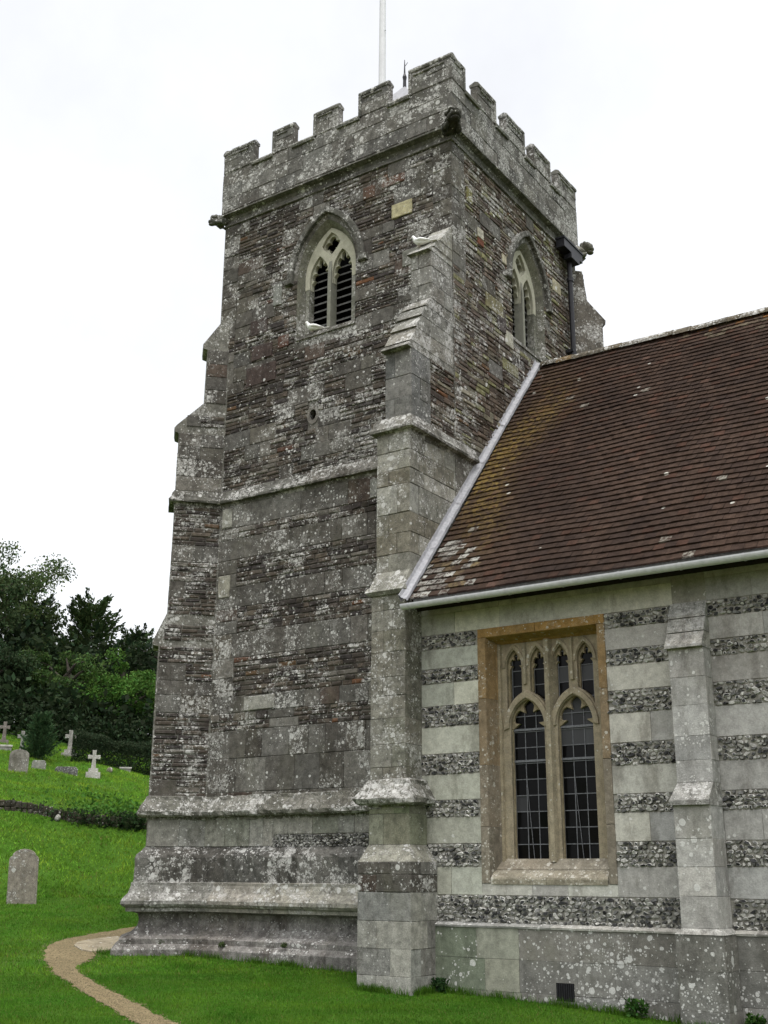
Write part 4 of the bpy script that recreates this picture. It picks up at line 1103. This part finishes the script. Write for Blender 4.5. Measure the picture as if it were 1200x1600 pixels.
# two white doves
def dove(loc, ang, label, look):
    r = empty('dove', loc, label, 'bird', 'white doves on the tower'); mb = MB(); L = Vector(loc); ca, sa = math.cos(ang), math.sin(ang)
    def Q(x, y, z): return L+Vector((x*ca-y*sa, x*sa+y*ca, z))
    W = (.7, .7, .7, .1)
    pts = [(-.24, .0, .07), (-.14, 0, .085), (-.05, 0, .10), (.05, 0, .115), (.10, 0, .15), (.125, 0, .20), (.15, 0, .225), (.175, 0, .222)]
    rad = [.012, .045, .072, .075, .05, .035, .038, .018]
    tube(mb, [Q(*p) for p in pts], rad, 12, W)
    b = mb.build('body', M['white'], r, smooth=True)
    for s in (-1, 1):
        wm = MB(); tube(wm, [Q(.07, .062*s, .12), Q(-.03, .078*s, .115), Q(-.14, .05*s, .09), Q(-.22, .02*s, .085)], [.02, .035, .022, .006], 8, W); wm.build('wing', M['white'], r, smooth=True)
        lm = MB(); tube(lm, [Q(.0, .03*s, .05), Q(.01, .03*s, .0), Q(.04, .03*s, -.001)], .007, 5); lm.build('leg', M['bird_grey'], r)
    tm = MB(); tm.add([Q(-.2, -.02, .08), Q(-.2, .02, .08), Q(-.34, .055, .055), Q(-.34, -.055, .055), Q(-.2, -.02, .066), Q(-.2, .02, .066), Q(-.34, .055, .047), Q(-.34, -.055, .047)], [(0, 1, 2, 3), (7, 6, 5, 4), (0, 3, 7, 4), (1, 5, 6, 2), (3, 2, 6, 7)], W); tm.build('tail', M['white'], r)
    bm_ = MB(); tube(bm_, [Q(.18, 0, .222), Q(.21, 0, .214)], [.009, .002], 6); bm_.build('beak', M['bird_grey'], r)
dove((-13.08, 16.66, 12.12), R(200), 'white dove resting on the sill of the south belfry window', 0)
dove((-10.10, 16.02, 12.80), R(190), 'white dove perched on the top weathering of the tower corner buttress', 0)

# ------------------------------------------------------------------ churchyard
def frame2(x, y, face):   # face: unit vector towards which the stone faces
    f = Vector((face[0], face[1], 0)).normalized()
    U = Vector((0, 0, 1)).cross(f)
    return Fr((x, y, float(hgt(x, y))), U)
toC = lambda x, y: (-x, -y)
def slab_poly(w, h, kind):
    hw = w/2
    if kind == 'round': return [(-hw, -.2), (hw, -.2), (hw, h-hw*.55)]+[(hw*math.cos(a), h-hw*.55+hw*.55*math.sin(a)) for a in np.linspace(0, math.pi, 12)[1:-1]]+[(-hw, h-hw*.55)]
    if kind == 'shoulder':
        s = hw*.80
        return [(-hw, -.2), (hw, -.2), (hw, h-.22), (hw-.03, h-.17), (s, h-.16)]+[(s*math.cos(a), h-.16+.16*math.sin(a)) for a in np.linspace(0, math.pi, 12)[1:-1]]+[(-s, h-.16), (-hw+.03, h-.17), (-hw, h-.22)]
    return [(-hw, -.2), (hw, -.2), (hw, h-.08), (hw*.8, h), (-hw*.8, h), (-hw, h-.08)]
def headstone(x, y, w, h, t, kind, c, label, face=None, lean=0.0):
    fr = frame2(x, y, face or toC(x, y)); r = empty('gravestone', fr.O[:], label, 'gravestone', 'gravestones in the churchyard')
    if lean: fr = Fr(fr.O, fr.U + Vector((0, 0, lean)), Vector((0, 0, 1))-fr.U*lean)
    m_ = MB(); plate(m_, fr, slab_poly(w, h, kind), [], -t, 0, c, .012)
    m_.build('slab', M['tower'], r)
    return r
def cross_stone(x, y, h, sp, c, label, face=None, steps=2, bw=.55, wheel=False):
    fr = frame2(x, y, face or toC(x, y)); r = empty('cross_gravestone', fr.O[:], label, 'cross', 'stone crosses on the upper terrace')
    z = -.15
    for k in range(steps):
        w = bw*(1-.33*k); hh = .15 if k else .30
        m_ = MB(); top = w/2*.94
        prism(m_, fr, [(-w/2, z), (w/2, z), (top, z+hh), (-top, z+hh)], -w/2, w/2, c); m_.build('base', M['ashlar'], r); z += hh
    m_ = MB(); a = .085*h; b = .055*h; H = h; cz = h-sp*.55
    plate(m_, fr, [(-a, z-.02), (a, z-.02), (b, cz-b), (sp*.5, cz-b*1.25), (sp*.5, cz+b*1.25), (b, cz+b), (b*1.25, H), (-b*1.25, H), (-b, cz+b), (-sp*.5, cz+b*1.25), (-sp*.5, cz-b*1.25), (-b, cz-b)], [], -.10, .03, c, .012)
    m_.build('cross', M['ashlar'], r)
GS = (.165, .15, .125, .35)
headstone(-23.29, 19.03, .66, 1.25, .10, 'shoulder', (.24, .215, .18, .5), 'weathered round-topped gravestone alone on the lower lawn near the path', lean=.03)
headstone(-34.7, 27.64, .66, .86, .11, 'round', (.19, .178, .155, .25), 'grey round-topped gravestone in front of the conical bush on the upper terrace')
headstone(-35.96, 29.59, .50, .38, .09, 'flat', (.22, .22, .19, .2), 'small pale gravestone in front of the conical bush')
headstone(-35.08, 30.19, .82, .34, .16, 'flat', (.085, .082, .085, .3), 'low wide dark headstone between the small pale one and the white cross')
cross_stone(-35.53, 31.93, 1.0, .46, (.33, .32, .285, .9), 'white stone cross on a stepped base in front of the hedge', steps=2, bw=.56)
cross_stone(-40.26, 34.74, 1.15, .46, (.27, .26, .235, .8), 'pale cross half hidden at the left end of the clipped hedge', steps=2, bw=.7)
cross_stone(-39.37, 31.44, .95, .40, (.26, .255, .235, .8), 'pale grey cross standing left of the conical bush', steps=1, bw=.4)
cross_stone(-41.73, 32.33, .92, .40, (.16, .14, .125, .4), 'dull brown-grey cross highest up at the left under the trees', steps=1, bw=.4)
def chest(x, y, w, d, h, c, name, label, cat):
    fr = frame2(x, y, toC(x, y)); r = empty(name, fr.O[:], label, cat, 'low tombs on the upper terrace')
    m_ = MB(); prism(m_, fr, [(-d, -.1), (0, -.1), (0, h*.7), (-d, h*.7)], -w/2, w/2, c); m_.build('body', M['tower'], r)
    m_ = MB(); prism(m_, fr, [(-d-.03, h*.7), (.03, h*.7), (.03, h*.92), (-.02, h), (-d+.02, h), (-d-.03, h*.92)], -w/2-.03, w/2+.03, (.35, .34, .31, .3)); m_.build('top_slab', M['ashlar'], r)
chest(-37.21, 35.23, .46, .35, .22, (.25, .24, .21, .4), 'tomb', 'small low box tomb in front of the right half of the hedge', 'tomb')
chest(-40.4, 31.39, .55, .4, .26, (.28, .27, .25, .4), 'tomb', 'pale low tomb slab at the far left of the upper terrace', 'tomb')
m_ = MB(); lump(m_, (-36.52, 33.71, float(hgt(-36.52, 33.71))+.05), (.12, .10, .13), (.16, .15, .10, .3), .4, 6); tag(m_.build('footstone', M['tower']), 'tiny rough footstone in the grass between the white cross and the box tomb', 'footstone')
m_ = MB(); lump(m_, (-27.65, 23.62, float(hgt(-27.65, 23.62))+.08), (.08, .08, .12), (.24, .235, .21, .6), .5, 7); tag(m_.build('boulder', M['ashlar']), 'small whitish stone against the low bank wall', 'stone')

# leaves: one builder for everything green
def leaf_cards(C, size, base, var=.35, up=0.0, aspect=.55, dirs=None):
    """C (n,3) centres -> quads (V,F,col)"""
    n = len(C)
    a = rng.normal(size=(n, 3)) if dirs is None else dirs+rng.normal(0, .35, (n, 3))
    a /= np.linalg.norm(a, axis=1, keepdims=True)+1e-9
    b = rng.normal(size=(n, 3)); b[:, 2] += up
    b -= a*(a*b).sum(1, keepdims=True); b /= np.linalg.norm(b, axis=1, keepdims=True)+1e-9
    s = size*rng.uniform(.6, 1.4, (n, 1))
    V = np.stack([C-a*s*.5, C+b*s*aspect*.5, C+a*s*.5, C-b*s*aspect*.5], 1).reshape(-1, 3)
    F = np.arange(4*n).reshape(-1, 4)
    k = rng.uniform(1-var, 1+var, (n, 1)); hue = rng.uniform(-.15, .15, (n, 1))
    colr = np.array(base)[None]*k; colr[:, :1] *= 1+hue*1.5
    return V, F, np.clip(colr, .003, 1)
def join(parts):
    V, F, Cc, o = [], [], [], 0
    for v, f, c in parts: V.append(v); F.append(f+o); Cc.append(c); o += len(v)
    return np.vstack(V), np.vstack(F), np.vstack(Cc)
def trunk(mb, x, y, z, h, r, limbs, spread):
    tube(mb, [(x, y, z-.3), (x+U_(-.1, .1), y+U_(-.1, .1), z+h*.35), (x+U_(-.3, .3), y+U_(-.3, .3), z+h*.65), (x, y, z+h*.92)], [r*1.25, r, r*.6, r*.12], 9, (.05, .04, .03, 0))
    ends = []
    for k in range(limbs):
        a = k*2.4+U_(-.4, .4); z0 = z+h*U_(.25, .7); L = spread*U_(.6, 1.0)
        e = Vector((x+math.cos(a)*L, y+math.sin(a)*L, z0+L*U_(.35, .9)))
        m = Vector((x, y, z0)).lerp(e, .5)+Vector((0, 0, U_(0, .4)))
        tube(mb, [(x, y, z0), m, e], [r*.45, r*.28, r*.08], 6, (.05, .04, .03, 0)); ends.append(e)
    return ends
def broadleaf(x, y, h, rad, base, label, n=9000, size=.20, group=None, airy=.5):
    group = 'trees behind the churchyard'
    z = float(hgt(x, y)); r = empty('tree', (x, y, z), label, 'tree', group)
    mb = MB(); ends = trunk(mb, x, y, z, h, .2+h*.012, 12, rad); mb.build('trunk', M['bark'], r)
    cl = []
    for e in ends: cl.append((np.array(e), rad*U_(.22, .38)))
    for k in range(34):
        a = U_(0, 6.283); ph = math.acos(U_(-.75, 1)); q = U_(.55, 1.0)
        p = np.array([x+math.cos(a)*math.sin(ph)*rad*q, y+math.sin(a)*math.sin(ph)*rad*q, z+h*.58+math.cos(ph)*h*.40*q])
        cl.append((p, rad*U_(.16, .34)))
    parts = []
    per = n//len(cl)
    for p, s in cl:
        d = rng.normal(size=(per, 3)); d /= np.linalg.norm(d, axis=1, keepdims=True)
        C = p+d*s*rng.uniform(.15, 1.15, (per, 1))**airy*np.array([1, 1, .75])
        parts.append(leaf_cards(C, size, np.array(base)*U_(.75, 1.3), .3))
    V, F, c = join(parts); np_mesh('crown', V, F, c, M['leaf'], r)
def spiky(x, y, h, rad, base, label, n=130, size=.22, group=None, cat='tree', name='conifer_tree'):
    group = 'yews behind the churchyard' if cat == 'tree' else None
    """dark conifer with upswept feathery shoots"""
    z = float(hgt(x, y)); r = empty(name, (x, y, z), label, cat, group)
    mb = MB(); tube(mb, [(x, y, z-.3), (x, y, z+h*.5), (x, y, z+h*.93)], [.05+h*.018, .03+h*.01, .02], 8, (.05, .04, .03, 0)); mb.build('trunk', M['bark'], r)
    parts = []
    for k in range(n):
        t = U_(0, 1)**.9; zz = z+h*((.06 if h > 4 else -.02)+.84*t); a = U_(0, 6.283)
        L = rad*(1-t*.62)*U_(.7, 1.22); rise = L*U_(.35, .85)+h*.07*t
        m = 90 if h > 4 else 40
        s = rng.uniform(.08, 1, m)**.8
        sx = np.stack([x+math.cos(a)*L*s, y+math.sin(a)*L*s, zz+rise*s**1.5], 1)
        wid = (.22*rad*(1-s)+.022*rad)[:, None]*.6
        C = sx+rng.normal(size=(m, 3))*wid*np.array([1, 1, .8])
        d = np.array([math.cos(a), math.sin(a), .8])[None].repeat(m, 0)
        parts.append(leaf_cards(C, size, np.array(base)*U_(.7, 1.35), .3, dirs=d, aspect=.35))
    V, F, c = join(parts); np_mesh('crown', V, F, c, M['leaf'], r)
DG = (.026, .044, .019); MG = (.050, .092, .024); BG = (.058, .125, .022)
broadleaf(-57.6, 42.2, 11.3, 4.3, (.070, .105, .036), 'tall airy broadleaf tree at the left edge with olive leaves', 15000, .19, airy=.7)
broadleaf(-55.0, 39.0, 9.5, 3.2, (.038, .060, .024), 'dark broadleaf tree at the left edge below the tall airy one', 10000, .2)
spiky(-54.0, 47.3, 8.6, 3.0, (.036, .060, .020), 'dark spiky-topped yew in the middle of the tree belt', 190, .26)
spiky(-53.6, 51.0, 7.4, 2.7, (.034, .056, .020), 'smaller dark yew nearest the tower', 150, .24)
spiky(-58.5, 46.6, 8.2, 2.8, (.018, .032, .016), 'very dark yew between the broadleaf tree and the spiky-topped yew', 150, .25)
broadleaf(-46.3, 43.2, 4.6, 2.3, BG, 'bright green rounded tree behind the hedge next to the tower', 9000, .16)
broadleaf(-49.6, 42.0, 4.6, 2.2, MG, 'mid green bushy tree behind the hedge left end', 9000, .16)
broadleaf(-51.0, 38.0, 4.4, 2.4, DG, 'dark bushy tree behind the cross left of the hedge', 9000, .17)
broadleaf(-52.0, 34.3, 4.2, 2.4, (.016, .030, .012), 'dark low bushy tree at the far left behind the graves', 8000, .17)
broadleaf(-48.0, 49.0, 7.0, 3.0, DG, 'dark bushy tree behind the tower corner', 9000, .18)
# a far-off wood closing the view behind the trees
parts = []
for k in range(1000):
    t = U_(-34, 26); s = U_(66, 78) if k % 3 else U_(60, 66)
    px_, py_ = SX*s+SY*t, SY*s-SX*t
    zc = float(hgt(px_, py_)); hh = U_(.4, 5.6) if k % 3 else U_(.1, 2.2)
    Cc_ = np.array([px_, py_, zc+hh])+rng.normal(size=(70, 3))*np.array([.8, .8, .6])
    parts.append(leaf_cards(Cc_, .42, np.array((.015, .026, .011))*U_(.6, 1.6), .3))
V, F, c = join(parts); tag(np_mesh('far_wood', V, F, c, M['leaf']), 'dark wood massed behind the churchyard trees', 'wood', kind='stuff')
parts = []
for k in range(420):
    t = U_(-34, 14); s = U_(57.5, 61)
    px_, py_ = SX*s+SY*t, SY*s-SX*t
    Cc_ = np.array([px_, py_, float(hgt(px_, py_))+U_(-.1, 1.6)])+rng.normal(size=(60, 3))*np.array([.5, .5, .35])
    parts.append(leaf_cards(Cc_, .2, np.array((.014, .025, .010))*U_(.6, 1.7), .3))
V, F, c = join(parts); tag(np_mesh('undergrowth', V, F, c, M['leaf']), 'dark undergrowth beneath the trees', 'undergrowth', kind='stuff')
# clipped hedge
r = empty('hedge', (-38.0, 35.2, float(hgt(-38, 35.2))), 'long clipped dark green hedge behind the graves', 'hedge')
ha, hb = np.array([-39.5, 34.2]), np.array([-33.2, 41.2]); n = 30000
t = rng.uniform(0, 1, n); lat = rng.uniform(-.55, .55, n); up_ = rng.uniform(0, 1, n)
d_ = (hb-ha)/np.linalg.norm(hb-ha); nn_ = np.array([-d_[1], d_[0]])
face_ = rng.uniform(0, 1, n); lat = np.where(face_ < .45, -.55+rng.normal(0, .05, n), np.where(face_ < .6, .55+rng.normal(0, .05, n), lat)); up_ = np.where(face_ > .75, .97+rng.normal(0, .03, n), up_)
XY = ha+(hb-ha)*t[:, None]+nn_*lat[:, None]
H_ = 1.15+.06*np.sin(t*23)+.05*np.sin(t*57)
C = np.column_stack([XY, hgt(XY[:, 0], XY[:, 1])+up_*H_])
V, F, c = leaf_cards(C, .085, (.024, .038, .018), .4); np_mesh('foliage', V, F, c, M['leaf'], r)
# conical bush among the graves
spiky(-38.36, 31.52, 1.95, .80, (.042, .080, .034), 'dark conical evergreen bush between the graves on the upper terrace', 330, .10, None, 'bush', 'evergreen_bush')
# low retaining wall half swallowed by grass and ivy
mb = MB(); WALLP = [(-37.5, 10.2), (-34.5, 14.6), (-31.2, 19.6), (-28.75, 22.15), (-28.1, 23.25), (-27.34, 24.05), (-26.55, 24.88), (-26.1, 25.6), (-24.0, 28.5)]
for (ax, ay), (bx, by) in zip(WALLP[:-1], WALLP[1:]):
    n_ = 8
    for k in range(n_):
        p = Vector((ax, ay)).lerp(Vector((bx, by)), k/n_); q = Vector((ax, ay)).lerp(Vector((bx, by)), (k+1)/n_)
        zb = float(hgt(p.x, p.y)); L = (q-p).length
        fr = Fr((p.x, p.y, zb-.05), (q.x-p.x, q.y-p.y, 0)); 
        for z0, z1 in ((-.1, .14), (.14, .33)):
            u = 0
            while u < L-.01:
                w = min(U_(.15, .35), L-u); block(mb, fr, u+.006, u+w-.006, z0, z1+U_(-.02, .02), U_(-.02, .03), .03, jcol(random.choice([(.040, .036, .026), (.03, .028, .02), (.05, .045, .032)]), .2, .12), .015, -.3); u += w
rw = mb.build('retaining_wall', M['tower']); tag(rw, 'low dark rough stone wall edging the grassy terrace, ivy at its tower end', 'wall')
C = []
for k in range(2200):
    t = U_(0, 1)**.6; i = min(len(WALLP)-5, int(1+t*4.2)); f = U_(0, 1)
    p = Vector(WALLP[i+2]).lerp(Vector(WALLP[i+3]), f)
    off = U_(-.1, .25); x_, y_ = p.x-SX*(-off)*1.0, p.y-SY*(-off)
    if random.random() > (i/4.5)**1.3: continue
    C.append((x_+SX*U_(-.25, .15), y_+SY*U_(-.25, .15), float(hgt(x_, y_))+U_(-.05, .30)))
V, F, c = leaf_cards(np.array(C), .11, (.022, .042, .014), .45); tag(np_mesh('ivy', V, F, c, M['leaf']), 'dark ivy trailing over the terrace wall', 'ivy', kind='stuff')
C = []
for k in range(1500):
    s = 37+abs(rng.normal(0, 1.7)); t_ = rng.normal(2.6, 1.1)
    x_, y_ = SX*s+SY*t_, SY*s-SX*t_
    C.append((x_, y_, float(hgt(x_, y_))+U_(.02, .30)))
V, F, c = leaf_cards(np.array(C), .13, (.060, .140, .022), .4, up=1.0); tag(np_mesh('ground_cover', V, F, c, M['leaf']), 'leafy weeds on the bank by the tower', 'weeds', kind='stuff')

# grass
def blades(n, d0, d1, az0, az1, hh, ww, base, keep=None):
    u = rng.uniform(0, 1, n); D = np.sqrt(d0**2+u*(d1**2-d0**2)); az = rng.uniform(R(az0), R(az1), n)
    x, y = -np.sin(az)*D, np.cos(az)*D
    ok = ~inpoly(x, y, path_poly) & ~inpoly(x, y, SLAB)
    ok &= ~((x > -9.6) & (y > 15.42)) & ~((x > -10.47) & (x < -9.5) & (y > 14.74)) & ~((x > -16.0) & (x < -9.5) & (y > 16.18) & (y < 22.8)) & ~((x > -5.64) & (x < -5.0) & (y > 14.91))
    ok &= ~((x+16.0)+(15.85-y) > 0) | ~((x < -15.2) & (y > 15.0) & (x > -16.9)) if False else ok
    if keep is not None: ok &= keep(x, y)
    x, y = x[ok], y[ok]; n = len(x); z = hgt(x, y)
    cl = .75+.5*(.5+.5*np.sin(x*3.1+1.3*np.sin(y*2.2)))*(.5+.5*np.sin(y*2.7+x))
    a = rng.uniform(0, 6.283, n); w = ww*rng.uniform(.6, 1.4, n); h_ = hh*rng.uniform(.5, 1.4, n)*cl
    lx, ly = rng.normal(0, .55, (2, n))*h_
    ca, sa = np.cos(a)*w/2, np.sin(a)*w/2
    V = np.stack([np.stack([x-ca, y-sa, z-.004], 1), np.stack([x+ca, y+sa, z-.004], 1), np.stack([x+lx, y+ly, z+h_], 1)], 1).reshape(-1, 3)
    F = np.arange(3*n).reshape(-1, 3)
    k = rng.uniform(.65, 1.35, (n, 1)); patch = .5+.5*np.sin(x*.9+.6*np.sin(y*1.3))*np.sin(y*.8-.4*x)
    c = np.array(base)[None]*k; p2 = np.sin(x*2.7+1.7*np.sin(y*1.9+x*.3))*np.sin(y*2.2-1.3*np.sin(x*1.4)); p3 = np.sin(x*7.1+2*np.sin(y*5.3))*np.sin(y*6.3+2*np.sin(x*4.1))
    c = c*(1+.30*(patch[:, None]-.5)+.16*p2[:, None]+.10*p3[:, None]); c[:, 0] *= 1+.18*p2-.08*p3; dry = rng.uniform(0, 1, n) < .05
    c[dry] = np.array((.13, .12, .04))*k[dry]
    return V, F, c
near = blades(400000, 8.5, 19.5, 8, 68, .032, .008, (.056, .140, .012))
mid = blades(170000, 19.5, 32, 34, 72, .045, .015, (.076, .172, .016))
far = blades(230000, 31, 58, 38, 74, .085, .028, (.125, .240, .024))
def edge_tufts(ax, ay, bx, by, n, out):
    t = rng.uniform(0, 1, n); o = np.abs(rng.normal(0, out, n))+.01
    L = math.hypot(bx-ax, by-ay); nx_, ny_ = (by-ay)/L, -(bx-ax)/L
    x = ax+(bx-ax)*t+nx_*o; y = ay+(by-ay)*t+ny_*o; z = hgt(x, y)
    cl = (.4+.9*(np.sin(t*L*5.1)*np.sin(t*L*2.3+1)) )
    keep = rng.uniform(0, 1, n) < np.clip(cl, .12, 1); x, y, z = x[keep], y[keep], z[keep]; n = len(x)
    h_ = rng.uniform(.05, .15, n); a = rng.uniform(0, 6.28, n); w = .006
    lx, ly = rng.normal(0, .35, (2, n))*h_
    V = np.stack([np.stack([x-np.cos(a)*w, y-np.sin(a)*w, z-.01], 1), np.stack([x+np.cos(a)*w, y+np.sin(a)*w, z-.01], 1), np.stack([x+lx, y+ly, z+h_], 1)], 1).reshape(-1, 3)
    k = rng.uniform(.6, 1.3, (n, 1))
    return V, np.arange(3*n).reshape(-1, 3), np.array((.055, .125, .013))[None]*k
tufts = [edge_tufts(-9.5, 15.41, -5.65, 15.41, 2600, .05), edge_tufts(-10.46, 14.74, -9.52, 14.74, 800, .04), edge_tufts(-15.6, 16.15, -10.5, 16.15, 3000, .05), edge_tufts(-9.51, 14.76, -9.51, 15.4, 500, .04), edge_tufts(-5.63, 14.91, -5.0, 14.91, 400, .04), edge_tufts(-5.0, 15.41, -1, 15.41, 2000, .05), edge_tufts(-16.55, 15.25, -16.0, 15.45, 200, .04)]
V, F, c = join([near, mid, far]+tufts); tag(np_mesh('grass', V, F, c, M['grass']), 'short green grass of the churchyard', 'grass', kind='stuff')
# loose gravel on the path and spilled on its edges
n = 9000; idx = rng.integers(0, 130, n); q = np.clip(rng.normal(.5, .36, n), -.05, 1.05)
gxy = A_[idx]*(1-q[:, None])+B_[idx]*q[:, None]+rng.normal(0, .03, (n, 2))
sz = rng.uniform(.003, .009, (n, 1)); gz_ = hgt(gxy[:, 0], gxy[:, 1])+.014
an = rng.uniform(0, 6.28, n)
def gp(k, r, dz): return np.column_stack([gxy[:, 0]+np.cos(an+k*1.57)*sz[:, 0]*r, gxy[:, 1]+np.sin(an+k*1.57)*sz[:, 0]*r, gz_+dz*sz[:, 0]])
V = np.stack([gp(0, 1.2, -.2), gp(1, .8, -.2), gp(2, 1.1, -.2), gp(3, .9, -.2), gp(0, .6, .8), gp(1, .4, .9), gp(2, .6, .7), gp(3, .4, .85)], 1).reshape(-1, 3)
b8 = np.arange(n)[:, None, None]*8; F = (b8+np.array([[4, 5, 6, 7], [0, 1, 5, 4], [1, 2, 6, 5], [2, 3, 7, 6], [3, 0, 4, 7]])[None]).reshape(-1, 4)
gc = np.array((.165, .130, .075))[None]*rng.uniform(.4, 1.5, (n, 1))
tag(np_mesh('loose_gravel', V, F, np.repeat(gc, 5, 0), simple_mat('pebble', (0, 0, 0), .9, .15, 40, usetint=True)), 'loose gravel on the path', 'gravel', kind='stuff')
# weeds at the foot of the wall and in the plinth joints
def weed(x, y, z, r_, n, base, label, name='weed', size=.06):
    n = int(n*1.5)
    C = np.array([x, y, z])+np.clip(rng.normal(size=(n, 3)), -1.6, 1.6)*np.array([r_*.8, r_*.5, r_*.6])+np.array([0, 0, r_*.8])
    V, F, c = leaf_cards(C, size, base, .4, up=1.0); return tag(np_mesh(name, V, F, c, M['leaf']), label, 'weed', 'weeds rooted along the church walls')
weed(-6.35, 15.25, -.10, .10, 160, (.03, .075, .014), 'small leafy weed at the foot of the nave wall left of its buttress')
weed(-9.38, 15.30, .02, .09, 140, (.022, .05, .016), 'dark weed in the corner between tower buttress and nave plinth')
weed(-4.80, 15.25, -.14, .08, 120, (.03, .07, .014), 'small weed right of the nave buttress foot')
weed(-15.6, 15.9, .40, .05, 70, (.06, .085, .03), 'tiny weed in the lowest plinth moulding, left', size=.03)
weed(-14.4, 16.2, .40, .045, 60, (.06, .085, .03), 'tiny weed in the lowest plinth moulding, middle', size=.04)
weed(-13.0, 16.2, .44, .04, 50, (.06, .085, .03), 'tiny weed in the lowest plinth moulding, right', size=.04)
